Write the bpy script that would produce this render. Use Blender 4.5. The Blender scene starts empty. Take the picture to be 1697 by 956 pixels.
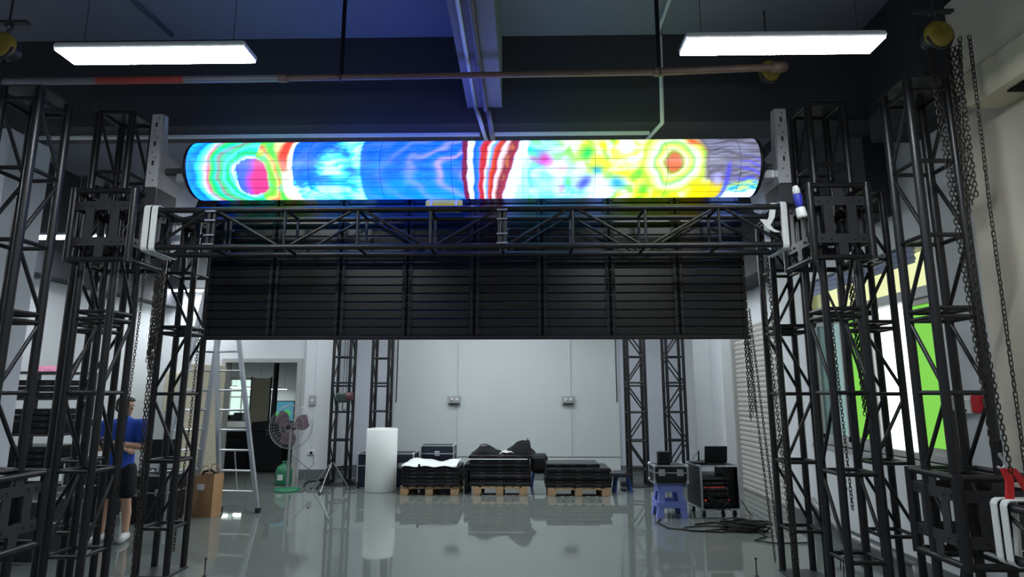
import bpy, bmesh, math, random
from mathutils import Vector, Matrix, noise
random.seed(7)
S = bpy.context.scene
COL = S.collection
R = math.radians

# ------------------------------------------------------------------ camera, world, exposure
cam = bpy.data.objects.new('camera', bpy.data.cameras.new('camera'))
COL.objects.link(cam)
cam.location = (0, 0, 1.7)
cam.rotation_euler = (R(90 + 9.9), 0, R(1.1))
cam.data.sensor_width = 36
cam.data.lens = 990 / 1697 * 36
cam.data.clip_start = 0.05
S.camera = cam
S.view_settings.view_transform = 'Standard'
S.view_settings.look = 'None'
S.view_settings.gamma = 1
S.view_settings.exposure = 0.0
S.view_settings.use_curve_mapping = False
LAMP_STRENGTH = 57.0
LED_STRENGTH = 1.0
W = bpy.data.worlds.new('daylight'); S.world = W
W.use_nodes = True
bg = W.node_tree.nodes['Background']
bg.inputs[0].default_value = (0.95, 1.0, 0.97, 1)
bg.inputs[1].default_value = 2.2

# ------------------------------------------------------------------ materials
def lin(c):
    return tuple((x / 12.92 if x <= .04045 else ((x + .055) / 1.055) ** 2.4) for x in c)
def rgb(r, g, b):
    return lin((r / 255, g / 255, b / 255)) + (1,)
def mat(name, col, rough=.5, metal=0.0, noise=0.08, scale=12.0, bump=0.0, spec=.5, emit=None, es=1.0):
    m = bpy.data.materials.new(name); m.use_nodes = True
    nt = m.node_tree; b = nt.nodes['Principled BSDF']
    b.inputs['Roughness'].default_value = rough
    b.inputs['Metallic'].default_value = metal
    b.inputs['Specular IOR Level'].default_value = spec
    tc = nt.nodes.new('ShaderNodeTexCoord'); nz = nt.nodes.new('ShaderNodeTexNoise')
    nz.inputs['Scale'].default_value = scale; nz.inputs['Detail'].default_value = 3
    nt.links.new(tc.outputs['Object'], nz.inputs['Vector'])
    mx = nt.nodes.new('ShaderNodeMix'); mx.data_type = 'RGBA'
    lo = tuple(c * (1 - noise) for c in col[:3]) + (1,); hi = tuple(min(1, c * (1 + noise)) for c in col[:3]) + (1,)
    mx.inputs[6].default_value = lo; mx.inputs[7].default_value = hi
    nt.links.new(nz.outputs[0], mx.inputs[0]); nt.links.new(mx.outputs[2], b.inputs['Base Color'])
    if bump:
        bp = nt.nodes.new('ShaderNodeBump'); bp.inputs['Strength'].default_value = bump
        bp.inputs['Distance'].default_value = .01
        nt.links.new(nz.outputs[0], bp.inputs['Height']); nt.links.new(bp.outputs[0], b.inputs['Normal'])
    if emit:
        b.inputs['Emission Color'].default_value = emit; b.inputs['Emission Strength'].default_value = es
    return m

M = {}
M['floor'] = mat('grey_epoxy', rgb(112, 119, 116), .035, noise=.05, scale=1.3, spec=.6)
M['wall'] = mat('white_wall_paint', rgb(214, 219, 222), .7, noise=.02, scale=3)
M['wallbeige'] = mat('beige_wall', rgb(226, 218, 200), .75, noise=.03, scale=2)  # warmer tone for the near right pillar
M['wallgrey'] = mat('blue_grey_wall_paint', rgb(196, 202, 212), .7, noise=.03, scale=2)
M['panelwall'] = mat('satin_white_panel', rgb(205, 213, 214), .45, noise=.03, scale=1)
M['dado'] = mat('grey_dado_paint', rgb(104, 108, 110), .5, noise=.05)
M['darkceil'] = mat('dark_grey_ceiling_paint', rgb(116, 119, 134), .75, noise=.06, scale=2)
M['darkbeam'] = mat('dark_grey_beam_paint', rgb(46, 48, 55), .75, noise=.06, scale=2)
M['joist'] = mat('pale_grey_joist_paint', rgb(120, 122, 130), .7, noise=.05, scale=2)
M['conduit'] = mat('white_plastic_conduit', rgb(205, 212, 216), .45)
M['conduitgrey'] = mat('grey_steel_conduit', rgb(120, 120, 132), .45, .3)
M['truss'] = mat('black_powder_coat', rgb(33, 33, 36), .36, .25, noise=.15, scale=30, spec=.5)
M['trussflat'] = mat('dark_grey_steel_plate', rgb(54, 54, 58), .45, .25, noise=.15, scale=20)
M['chain'] = mat('dark_steel_chain', rgb(62, 60, 56), .35, .85, noise=.2, scale=60)
M['black'] = mat('matte_black_plastic', rgb(15, 16, 20), .55, noise=.15, scale=25, spec=.3)
M['blackgloss'] = mat('glossy_black_module', rgb(17, 18, 20), .27, noise=.15, scale=14, spec=.35)
M['blackcloth'] = mat('black_fabric', rgb(22, 22, 25), .95, noise=.3, scale=60, bump=.3)
M['rubber'] = mat('black_rubber', rgb(28, 28, 30), .75)
M['alu'] = mat('brushed_aluminium', rgb(198, 202, 208), .34, .75, noise=.06, scale=40)
M['plate'] = mat('grey_galvanised_plate', rgb(160, 162, 166), .45, .15, noise=.08, scale=20)
M['plategloss'] = mat('polished_grey_side_plate', rgb(176, 178, 182), .3, .35, noise=.05)
M['strap'] = mat('white_polyester_webbing', rgb(214, 216, 214), .85, noise=.12, scale=40, bump=.25)
M['red'] = mat('red_webbing_sleeve', rgb(190, 28, 34), .7, noise=.12, scale=40)
M['redpaint'] = mat('worn_red_pipe_paint', rgb(150, 60, 52), .5, noise=.35, scale=3)
M['rust'] = mat('rusty_brown_pipe', rgb(112, 92, 84), .55, .3, noise=.4, scale=6)
M['yellow'] = mat('yellow_hoist_paint', rgb(138, 122, 44), .5, noise=.12)
M['drumyellow'] = mat('bright_yellow_drum_paint', rgb(236, 206, 70), .4)
M['bluestool'] = mat('periwinkle_plastic', rgb(128, 142, 224), .42, noise=.04)
M['bluebin'] = mat('blue_plastic', rgb(38, 74, 150), .5)
M['casepanel'] = mat('black_case_laminate', rgb(28, 30, 36), .4, noise=.1)
M['casenavy'] = mat('navy_case_laminate', rgb(22, 29, 48), .4, noise=.1)
M['foam'] = mat('white_foam', rgb(240, 245, 243), .8, noise=.02, scale=20, bump=.1)
M['wood'] = mat('raw_pine', rgb(176, 146, 112), .75, noise=.2, scale=9)
M['kraft'] = mat('kraft_paper', rgb(176, 138, 98), .8, noise=.1, scale=8)
M['paper'] = mat('white_paper', rgb(225, 226, 228), .8)
M['green'] = mat('green_painted_metal', rgb(34, 120, 84), .45)
M['wire'] = mat('chrome_fan_wire', rgb(168, 172, 176), .35, .7)
M['fanblade'] = mat('dull_red_blade', rgb(104, 82, 92), .5)
M['shutter'] = mat('pale_grey_shutter', rgb(186, 186, 182), .5, .1, noise=.05)
M['sash'] = mat('grey_aluminium_sash', rgb(176, 178, 176), .5, .2)
M['cream'] = mat('cream_enamel', rgb(206, 200, 176), .55)
M['blind'] = mat('blue_grey_blind', rgb(150, 162, 190), .85)
M['hoistgreen'] = mat('dark_green_hoist_paint', rgb(44, 62, 58), .5)
M['hoistred'] = mat('dull_red_hoist_cap', rgb(84, 46, 52), .5)
M['lampdim'] = mat('dim_lamp_diffuser', (.9, .95, 1, 1), .5, emit=(.92, 1, .95, 1), es=26)
M['pink'] = mat('pink_cloth', rgb(190, 120, 150), .9, noise=.3, scale=20)
M['skin'] = mat('skin', rgb(206, 164, 140), .55, noise=.05, scale=30)
M['shirt'] = mat('royal_blue_cotton', rgb(42, 84, 190), .85, noise=.08, scale=30, bump=.2)
M['shorts'] = mat('black_cotton_shorts', rgb(26, 26, 32), .9, noise=.1, scale=30)
M['hair'] = mat('black_hair', rgb(28, 24, 24), .6, noise=.3, scale=80)
M['shoe'] = mat('white_shoe', rgb(210, 212, 214), .6)
M['plugblue'] = mat('blue_plug_plastic', rgb(52, 62, 176), .4)
M['plugwhite'] = mat('white_plug_plastic', rgb(226, 228, 226), .4)
M['rail'] = mat('grey_pipe_rail', rgb(150, 152, 152), .45, .4)
M['lamp'] = mat('white_lamp_diffuser', (.9, .95, 1, 1), .5, emit=(.92, .97, 1.0, 1), es=LAMP_STRENGTH)
M['ledred'] = mat('red_indicator', (.6, .02, .02, 1), .4, emit=(1, .05, .04, 1), es=1.6)
M['screenlit'] = mat('lit_monitor', (.02, .05, .08, 1), .4, emit=(.06, .22, .3, 1), es=1.0)
M['screengreen'] = mat('lit_green_leaves', (.02, .05, .02, 1), .4, emit=(.05, .6, .08, 1), es=.8)
def film(name, col):
    m = bpy.data.materials.new(name); m.use_nodes = True; nt = m.node_tree
    for n in list(nt.nodes): nt.nodes.remove(n)
    o = nt.nodes.new('ShaderNodeOutputMaterial'); t = nt.nodes.new('ShaderNodeBsdfTransparent'); g = nt.nodes.new('ShaderNodeBsdfGlossy')
    t.inputs[0].default_value = col; g.inputs['Roughness'].default_value = .08
    mx = nt.nodes.new('ShaderNodeMixShader'); mx.inputs[0].default_value = .05
    nt.links.new(t.outputs[0], mx.inputs[1]); nt.links.new(g.outputs[0], mx.inputs[2]); nt.links.new(mx.outputs[0], o.inputs[0])
    return m
M['glassgreen'] = film('green_window_film', (.34, .57, .20, 1))
M['glassteal'] = film('pale_teal_glass', (.35, .43, .43, 1))
M['glassaqua'] = film('pale_aqua_glass', (.62, .72, .68, 1))
M['glassclear'] = film('clear_glass', (.9, .95, .92, 1))
M['glasscream'] = film('sunlit_cream_glass', (.68, .68, .50, 1))  # cream tint stands in for a sunlit building outside

# ------------------------------------------------------------------ mesh helpers
class MB:
    def __init__(s): s.v = []; s.f = []; s.sm = []
    def add(s, v, f, smooth=False):
        n = len(s.v); s.v += [tuple(p) for p in v]
        for q in f: s.f.append(tuple(i + n for i in q)); s.sm.append(smooth)
        return s
    def box(s, lo, hi, mtx=None):
        x0, y0, z0 = lo; x1, y1, z1 = hi
        v = [(x0, y0, z0), (x1, y0, z0), (x1, y1, z0), (x0, y1, z0), (x0, y0, z1), (x1, y0, z1), (x1, y1, z1), (x0, y1, z1)]
        if mtx: v = [mtx @ Vector(p) for p in v]
        return s.add(v, [(0, 3, 2, 1), (4, 5, 6, 7), (0, 1, 5, 4), (1, 2, 6, 5), (2, 3, 7, 6), (3, 0, 4, 7)])
    def bbox(s, lo, hi, b=.01, mtx=None):
        """box with chamfered vertical and horizontal edges"""
        x0, y0, z0 = lo; x1, y1, z1 = hi
        b = min(b, (x1 - x0) * .45, (y1 - y0) * .45, (z1 - z0) * .45)
        def ring(z, i): return [(x0 + i + b, y0 + i, z), (x1 - i - b, y0 + i, z), (x1 - i, y0 + i + b, z), (x1 - i, y1 - i - b, z), (x1 - i - b, y1 - i, z), (x0 + i + b, y1 - i, z), (x0 + i, y1 - i - b, z), (x0 + i, y0 + i + b, z)]
        v = ring(z0, b * .6) + ring(z0 + b, 0) + ring(z1 - b, 0) + ring(z1, b * .6)
        if mtx: v = [mtx @ Vector(p) for p in v]
        f = [tuple(range(7, -1, -1)), tuple(range(24, 32))]
        for k in range(3):
            for i in range(8):
                j = (i + 1) % 8; f.append((k * 8 + i, k * 8 + j, k * 8 + 8 + j, k * 8 + 8 + i))
        return s.add(v, f)
    def tube(s, a, b, r, r2=None, n=10, cap=True):
        a = Vector(a); b = Vector(b); r2 = r if r2 is None else r2
        d = (b - a).normalized(); u = d.orthogonal().normalized(); w = d.cross(u)
        v = []
        for p, q in ((a, r), (b, r2)):
            for i in range(n):
                t = 2 * math.pi * i / n; v.append(p + (u * math.cos(t) + w * math.sin(t)) * q)
        f = [(i, (i + 1) % n, n + (i + 1) % n, n + i) for i in range(n)]
        s.add(v, f, True)
        if cap:
            s.add(v[:n], [tuple(range(n - 1, -1, -1))]); s.add(v[n:], [tuple(range(n))])
        return s
    def path(s, pts, r, n=6, closed=False):
        P = [Vector(p) for p in pts]; k = len(P); v = []; up = None
        for i in range(k):
            if closed: d = P[(i + 1) % k] - P[i - 1]
            else: d = P[min(i + 1, k - 1)] - P[max(i - 1, 0)]
            d.normalize()
            u = d.orthogonal().normalized() if up is None else (up - d * up.dot(d)).normalized()
            up = u; w = d.cross(u)
            rr = r[i] if isinstance(r, (list, tuple)) else r
            for j in range(n):
                t = 2 * math.pi * j / n; v.append(P[i] + (u * math.cos(t) + w * math.sin(t)) * rr)
        f = []
        for i in range(k if closed else k - 1):
            i2 = (i + 1) % k
            for j in range(n): f.append((i * n + j, i * n + (j + 1) % n, i2 * n + (j + 1) % n, i2 * n + j))
        if not closed: f += [tuple(range(n - 1, -1, -1)), tuple(range((k - 1) * n, k * n))]
        return s.add(v, f, True)
    def lathe(s, prof, c=(0, 0, 0), n=24, axis='Z'):
        v = []; k = len(prof)
        for r, z in prof:
            for i in range(n):
                t = 2 * math.pi * i / n
                p = (r * math.cos(t), r * math.sin(t), z)
                if axis == 'Y': p = (p[0], p[2], p[1])
                if axis == 'X': p = (p[2], p[0], p[1])
                v.append((p[0] + c[0], p[1] + c[1], p[2] + c[2]))
        f = [(q * n + i, q * n + (i + 1) % n, (q + 1) * n + (i + 1) % n, (q + 1) * n + i) for q in range(k - 1) for i in range(n)]
        f += [tuple(range(n - 1, -1, -1)), tuple(range((k - 1) * n, k * n))]
        return s.add(v, f, True)
    def ball(s, c, r, n=12, m=8, mtx=None):
        rx, ry, rz = (r, r, r) if isinstance(r, (int, float)) else r
        v = [(c[0], c[1], c[2] - rz)]
        for j in range(1, m):
            a = -math.pi / 2 + math.pi * j / m
            for i in range(n):
                t = 2 * math.pi * i / n
                v.append((c[0] + rx * math.cos(a) * math.cos(t), c[1] + ry * math.cos(a) * math.sin(t), c[2] + rz * math.sin(a)))
        v.append((c[0], c[1], c[2] + rz)); L = len(v) - 1
        f = [(0, 1 + (i + 1) % n, 1 + i) for i in range(n)]
        for j in range(m - 2):
            for i in range(n):
                a = 1 + j * n + i; b = 1 + j * n + (i + 1) % n; f.append((a, b, b + n, a + n))
        f += [(1 + (m - 2) * n + i, 1 + (m - 2) * n + (i + 1) % n, L) for i in range(n)]
        if mtx: v = [mtx @ Vector(p) for p in v]
        return s.add(v, f, True)
    def ribbon(s, pts, wdir, w, t=.004):
        """flat band following pts, wide along wdir"""
        P = [Vector(p) for p in pts]; wd = Vector(wdir).normalized(); k = len(P); v = []
        for i in range(k):
            d = (P[min(i + 1, k - 1)] - P[max(i - 1, 0)]).normalized(); nn = d.cross(wd).normalized()
            for a, b in ((-1, -1), (1, -1), (1, 1), (-1, 1)): v.append(P[i] + wd * (a * w / 2) + nn * (b * t / 2))
        f = [(i * 4 + j, i * 4 + (j + 1) % 4, i * 4 + 4 + (j + 1) % 4, i * 4 + 4 + j) for i in range(k - 1) for j in range(4)]
        f += [(3, 2, 1, 0), (k * 4 - 4, k * 4 - 3, k * 4 - 2, k * 4 - 1)]
        return s.add(v, f)
    def mesh(s, name):
        me = bpy.data.meshes.new(name); me.from_pydata(s.v, [], s.f)
        me.polygons.foreach_set('use_smooth', s.sm); me.update()
        bm = bmesh.new(); bm.from_mesh(me); bmesh.ops.recalc_face_normals(bm, faces=bm.faces); bm.to_mesh(me); bm.free()
        return me
    def build(s, name, m, parent=None, loc=None, label=None):
        me = s.mesh(name); me.materials.append(M[m] if isinstance(m, str) else m)
        return link(name, me, parent, loc, label)
def link(name, me, parent=None, loc=None, label=None):
    o = bpy.data.objects.new(name, me); COL.objects.link(o)
    if parent: o.parent = parent
    if loc: o.location = loc
    if label: o['label'] = label
    return o
def thing(name, label, cat, loc=(0, 0, 0), group=None, rz=0):
    o = bpy.data.objects.new(name, None); COL.objects.link(o); o.empty_display_size = .1
    o.location = loc; o.rotation_euler = (0, 0, rz)
    return tag(o, label, cat, group)
def tag(o, label, cat, group=None):
    o['label'] = label; o['category'] = cat
    if group: o['group'] = group
    return o
def struct(name, mb, m):
    o = mb.build(name, m); o['kind'] = 'structure'; return o

# ------------------------------------------------------------------ the setting
XR, XL, YB, YF = 3.72, -7.6, 12.4, -3.0
struct('floor', MB().box((XL - .2, YF - .2, -.1), (4.3, 20.2, 0)), 'floor')
struct('ceiling', MB().box((XL - .2, YF - .2, 5.18), (4.3, 13.4, 5.3)), 'darkceil')
struct('beam_1', MB().box((XL, 5.4, 4.26), (XR, 5.8, 5.18)), 'darkbeam')
struct('beam_2', MB().box((-.535, YF, 4.425), (-.2, 5.4, 5.18)), 'joist')
struct('beam_3', MB().box((XL, 10.4, 4.3), (XR, 10.8, 5.18)), 'darkbeam')
struct('beam_4', MB().box((XL, 5.8, 3.47), (XL + .35, YB, 5.18)), 'darkbeam')
struct('beam_5', MB().box((3.45, 5.8, 3.46), (4.0, YB, 5.18)), 'darkbeam')
struct('beam_6', MB().box((3.30, 4.62, 4.03), (XR, 5.4, 5.18)), 'darkbeam')
struct('beam_7', MB().box((XL, -.9, 4.26), (XR, -.5, 5.18)), 'darkbeam')
struct('wall_left', MB().box((XL - .15, YF, 0), (XL, YB, 5.18)), 'wall')
struct('wall_front', MB().box((XL - .15, YF - .15, 0), (4.3, YF, 5.18)), 'wall')
WY0, WY1, WZ0, WZ1 = 5.46, 7.95, 1.07, 3.12
w = MB()
w.box((XR, YF, 0), (4.05, WY0, 5.18)).box((XR, WY1, 0), (4.05, 8.85, 5.18)).box((XR, WY0, 0), (4.05, WY1, WZ0)).box((XR, WY0, WZ1), (4.05, WY1, 5.18))
w.box((3.95, 8.85, 2.85), (4.05, 11.35, 5.18)).box((XR, 11.35, 0), (4.05, 13.2, 5.18))
struct('wall_right', w, 'wall')
struct('pillar_right', MB().box((3.55, YF, 0), (XR, 4.62, 4.9)), 'wallbeige')
struct('pillar_left', MB().box((-5.7, 5.42, 0), (-5.02, 5.92, 4.26)), 'wallgrey')
# back wall: door bay, pillar, recessed bay, corner pillar
struct('wall_back', MB().box((XL, YB, 0), (-6.2, YB + .2, 5.18)).box((-6.2, YB, 2.33), (-4.62, YB + .2, 5.18)).box((-4.62, YB, 0), (-4.4, YB + .2, 5.18)), 'wall')
struct('pillar_back', MB().box((-4.46, 12.24, 0), (-3.82, 13.2, 5.18)), 'wall')
struct('wall_recess', MB().box((-3.9, 13.0, 0), (4.05, 13.2, 5.18)), 'wallgrey')
struct('pillar_corner', MB().box((3.40, 12.1, 0), (4.0, 13.0, 5.18)), 'wall')
struct('panel_back_wall', MB().box((-2.78, 12.95, .38), (2.02, 13.0, 4.0)).box((-2.78, 12.955, .1), (2.02, 13.0, .362)), 'panelwall')
bb = MB().box((-4.475, 12.22, 0), (-3.805, 12.24, .2)).box((-3.82, 12.24, 0), (-3.80, 13.0, .2)).box((-3.82, 12.98, 0), (3.4, 13.0, .2)).box((3.385, 12.08, 0), (3.95, 12.1, .2)).box((XL, 12.38, 0), (-6.25, 12.4, .2))
struct('baseboard_back', bb, 'dado')
bb = MB().box((3.70, 4.62, 0), (3.722, 8.85, .16)).box((3.535, YF, 0), (3.552, 4.62, .16)).box((3.535, 4.60, 0), (3.72, 4.637, .16))
struct('baseboard_right', bb, 'dado')
struct('baseboard_left', MB().box((XL, YF, 0), (XL + .02, 12.4, .2)), 'dado')
# door frame and the room beyond
struct('door_1', MB().box((-6.26, 12.36, 0), (-6.18, 12.64, 2.40)).box((-4.68, 12.36, 0), (-4.58, 12.64, 2.40)).box((-6.18, 12.36, 2.32), (-4.68, 12.64, 2.40)), 'sash')
struct('wall_beyond', MB().box((-11, 19.0, 0), (-9.3, 19.1, 3.2)).box((-8.5, 19.0, 0), (-3, 19.1, 3.2)).box((-9.3, 19, 0), (-8.5, 19.1, .95)).box((-9.3, 19, 2.15), (-8.5, 19.1, 3.2))
       .box((-11.1, 12.6, 0), (-11, 19.1, 3.2)).box((-3.4, 13.2, 0), (-3.3, 19.1, 3.2)).box((-11, 12.6, 0), (XL - .15, 12.7, 3.2)), 'wall')
struct('ceiling_beyond', MB().box((-11.1, 12.6, 3.2), (-3.3, 19.1, 3.3)), 'wall')
struct('floor_beyond', MB().box((-11.1, 12.6, -.1), (XL - .2, 19.1, 0)), 'dado')
wd = struct('window_2', MB().box((-9.32, 18.97, .93), (-9.26, 19.05, 2.17)).box((-8.54, 18.97, .93), (-8.48, 19.05, 2.17)).box((-9.32, 18.97, 2.1), (-8.48, 19.05, 2.17)).box((-9.32, 18.97, .93), (-8.48, 19.05, 1.0)).box((-8.92, 18.98, 1), (-8.88, 19.04, 2.1)).box((-9.3, 18.98, 1.55), (-8.5, 19.04, 1.59)), 'sash')
MB().box((-9.27, 19.04, .99), (-8.53, 19.05, 2.11)).build('window_pane', 'glassaqua', wd)
# roller shutter in the right wall
sh = MB(); z = 0
while z < 2.85:
    sh.add([(3.965, 8.85, z), (3.945, 8.85, z + .03), (3.945, 8.85, z + .06), (3.965, 8.85, z + .085), (3.965, 11.35, z), (3.945, 11.35, z + .03), (3.945, 11.35, z + .06), (3.965, 11.35, z + .085)],
           [(0, 1, 5, 4), (1, 2, 6, 5), (2, 3, 7, 6)]); z += .085
sh.box((3.97, 8.85, 0), (4.0, 11.35, 2.9))
sd = struct('door_2', sh, 'shutter')
MB().box((3.88, 8.85, 0), (3.96, 8.92, 2.85)).box((3.88, 11.28, 0), (3.96, 11.35, 2.85)).build('guide_rail', 'sash', sd)
MB().box((3.93, 9.6, .95), (3.945, 9.75, .99)).build('shutter_latch', 'trussflat', sd)
# right window: sashes with green film, an open bay, cream transom, blind
fr = MB(); xw = 3.84
fr.box((xw - .05, WY0, WZ0), (xw + .05, WY0 + .06, WZ1)).box((xw - .05, WY1 - .06, WZ0), (xw + .05, WY1, WZ1)).box((xw - .05, WY0, WZ0), (xw + .05, WY1, WZ0 + .06)).box((xw - .05, WY0, WZ1 - .05), (xw + .05, WY1, WZ1)).box((xw - .05, WY0, 2.60), (xw + .05, WY1, 2.70))
w1 = struct('window_1', fr, 'sash')
SP = [(5.52, 6.03, 'glassgreen'), (6.63, 7.26, 'glassgreen'), (7.24, 7.89, 'glassteal')]
for a, b, g in SP:
    sa = MB(); t = .05
    sa.box((xw - .02, a, 1.13), (xw + .02, a + t, 2.6)).box((xw - .02, b - t, 1.13), (xw + .02, b, 2.6)).box((xw - .02, a, 1.13), (xw + .02, b, 1.19)).box((xw - .02, a, 2.54), (xw + .02, b, 2.6))
    so = sa.build('window_sash', 'sash', w1)
    MB().box((xw - .004, a + t, 1.19), (xw + .004, b - t, 2.54)).build('window_pane', g, so)
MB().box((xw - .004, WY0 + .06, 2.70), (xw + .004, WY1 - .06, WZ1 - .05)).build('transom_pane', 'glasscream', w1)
MB().box((XR - .02, WY0 - .03, WZ0 - .05), (XR + .1, WY1 + .03, WZ0)).build('window_sill', 'sash', w1)
bl = MB(); 
for i in range(8): bl.box((3.77 + (i % 2) * .01, 5.72, 2.94 + i * .03), (3.79 + (i % 2) * .01, WY1 - .03, 2.97 + i * .03))
tag(bl.build('window_blind', 'blind'), 'blue-grey blind drawn up over the top of the green window', 'blind')

# ceiling conduits, pipe
tag(MB().path([(-.455, -1, 4.405), (-.455, 5.38, 4.405), (-.45, 5.385, 4.40), (-.40, 5.385, 4.25), (-.40, 5.39, 4.245), (-.37, 5.8, 4.245)], .02, 6).build('electrical_conduit', 'conduit'), 'white conduit running under the pale central joist and down the beam face', 'conduit')
tag(MB().path([(-.36, -1, 4.396), (-.36, 5.37, 4.396), (-.33, 5.375, 4.36), (-.31, 5.38, 4.24), (-.30, 5.8, 4.24)], .028, 6).build('electrical_conduit', 'conduitgrey'), 'thicker grey conduit beside the white one under the central joist', 'conduit')
tag(MB().path([(1.27, -1, 5.165), (1.32, 5.37, 5.165), (1.355, 5.385, 5.15), (1.335, 5.385, 4.25), (1.335, 5.39, 4.245), (1.26, 5.8, 4.245)], .02, 6).build('electrical_conduit', 'conduit'), 'white conduit dropping down the dark beam beside the pipe hanger rod', 'conduit')
tag(MB().path([(-3.9, -1, 5.165), (-3.45, 5.3, 5.165)], .022, 6).build('electrical_conduit', 'conduitgrey'), 'grey conduit on the ceiling slab above the lamp over the ladder side', 'conduit')
tag(MB().box((-.28, 5.60, 4.235), (1.26, 5.64, 4.26)).build('cable_trunking', 'conduit'), 'white trunking under the beam between central joist and conduit drop', 'trunking')
tag(MB().box((-7.0, 5.60, 4.235), (-.43, 5.64, 4.26)).build('cable_trunking', 'conduit'), 'long white trunking under the beam towards the side with the person', 'trunking')
pp = thing('sprinkler_pipe', 'long horizontal pipe hung below the ceiling, red towards one end', 'pipe', (0, 0, 0))
MB().tube((-2.0, 4.6, 4.3), (1.12, 4.56, 4.3), .026, n=12).tube((1.12, 4.56, 4.3), (2.08, 4.5, 4.3), .03, n=12).tube((-2.05, 4.6, 4.3), (-1.97, 4.6, 4.3), .036, n=12).tube((1.08, 4.56, 4.3), (1.16, 4.56, 4.3), .038, n=12).build('pipe_run', 'rust', pp)
MB().tube((-7.4, 4.62, 4.3), (-3.6, 4.61, 4.3), .03, n=12).tube((-2.85, 4.605, 4.3), (-2.02, 4.6, 4.3), .03, n=12).tube((-3.6, 4.61, 4.3), (-2.85, 4.605, 4.3), .027, n=12).build('grey_pipe_run', 'conduitgrey', pp, label='bare grey run')
MB().tube((-3.6, 4.61, 4.3), (-2.85, 4.605, 4.3), .031, n=12).build('painted_pipe_run', 'redpaint', pp, label='worn red painted run')
MB().path([(2.02, 4.505, 4.3), (2.08, 4.5, 4.3), (2.115, 4.505, 4.305), (2.13, 4.54, 4.32), (2.13, 4.62, 4.36)], .042, 10).build('elbow', 'rust', pp)
for x, y in ((-1.52, 4.595), (1.125, 4.555), (-5.2, 4.61)):
    h_ = MB().tube((x, y, 4.32), (x, y, 5.18), .018, n=8).tube((x, y, 5.15), (x, y, 5.18), .05, n=10).build('hanger_rod', 'black', pp)
    MB().path([(x + .0, y + .036 * math.cos(t), 4.3 + .036 * math.sin(t)) for t in [k * math.pi / 6 for k in range(12)]], .006, 5, True).build('pipe_clamp', 'trussflat', h_)
# ceiling lamps
def lamp(x, y, z, label, L=1.26, w_=.2):
    t = thing('ceiling_light', label, 'ceiling light', (x, y, z), 'white LED batten lights')
    MB().bbox((-L / 2, -w_ / 2, .012), (L / 2, w_ / 2, .05), .01).build('housing', 'conduit', t)
    MB().bbox((-L / 2 + .008, -w_ / 2 + .008, 0), (L / 2 - .008, w_ / 2 - .008, .014), .004).build('diffuser', 'lamp', t)
    [MB().tube((u * L, 0, .05), (u * L, 0, 5.18 - z), .0022, n=6).build('suspension_wire', 'trussflat', t) for u in (-.4, .4)]
lamp(-2.43, 3.6, 3.9, 'bright white batten light overhead on the side with the blue-shirted person')
lamp(1.665, 3.565, 3.9, 'bright white batten light overhead above the end of the ceiling pipe')
lamp(-6.56, 8.23, 3.9, 'small distant white batten light seen through the truss towers')
lamp(-6.84, 11.9, 3.75, 'farthest white batten light, beside the ladder top')
lamp(-2.6, 8.6, 3.9, 'added white batten light hidden behind the slatted curtain, ladder side')  # invented lamp, lights the back wall from behind the curtain
lamp(-.7, 8.3, 3.9, 'added white batten light hidden behind the slatted curtain, in the middle')  # invented lamp, brightens the front of the foam roll
lamp(1.2, 8.6, 3.9, 'added white batten light hidden behind the slatted curtain, shutter side')  # unseen lamp put in to light the back wall, shutter side
lamp(-.6, 10.9, 3.9, 'added white batten light hidden behind the curtain, nearest the white back wall panel')  # extra unseen lamp added to lift the white panel wall
lamp(2.4, 10.6, 3.9, 'added white batten light hidden behind the curtain, above the rack case')  # extra unseen lamp added for more light at the back right
lamp(-3.4, 10.9, 3.9, 'added white batten light hidden behind the curtain, above the pedestal fan')  # extra unseen lamp added for more light around pillar and fan
lamp(-6.5, 4.0, 3.9, 'added white batten light outside the picture, above the side bay')  # lamp put in out of view to brighten the dark side bay
lamp(-2.43, .2, 3.9, 'white batten light behind the viewer, person side')
lamp(1.665, .2, 3.9, 'white batten light behind the viewer, window side')
for x, y, z, L in ((-9.03, 18.3, 1.86, 'hanging white light in the room beyond the door, near its window'), (-7.52, 18.3, 1.80, 'hanging white light in the room beyond the door, near the lit monitor'), (-8.27, 18.3, 1.83, 'middle hanging white light in the room beyond the door')):
    t = thing('ceiling_light', L, 'ceiling light', (x, y, z), 'lights in the room beyond')
    MB().bbox((-.3, -.06, .012), (.3, .06, .05), .01).build('housing', 'conduit', t)
    MB().bbox((-.29, -.055, 0), (.29, .055, .014), .004).build('diffuser', 'lampdim', t)
    [MB().tube((u, 0, .05), (u, 0, 3.2 - z), .003, n=6).build('suspension_wire', 'trussflat', t) for u in (-.25, .25)]
# air conditioner under the ceiling, right
ac = thing('air_conditioner', 'pale ceiling-hung air conditioner with a dark louvre above the beige wall', 'air conditioner', (3.40, 3.6, 3.76))
MB().bbox((-.15, -.85, 0), (.15, .58, .27), .03).build('body', 'cream', ac)
lv = MB().box((-.05, -.45, -.012), (.08, .3, .004))
for k in range(6): lv.box((-.045 + k * .02, -.44, -.018), (-.037 + k * .02, .29, -.01))
lv.build('louvre', 'black', ac)

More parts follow.
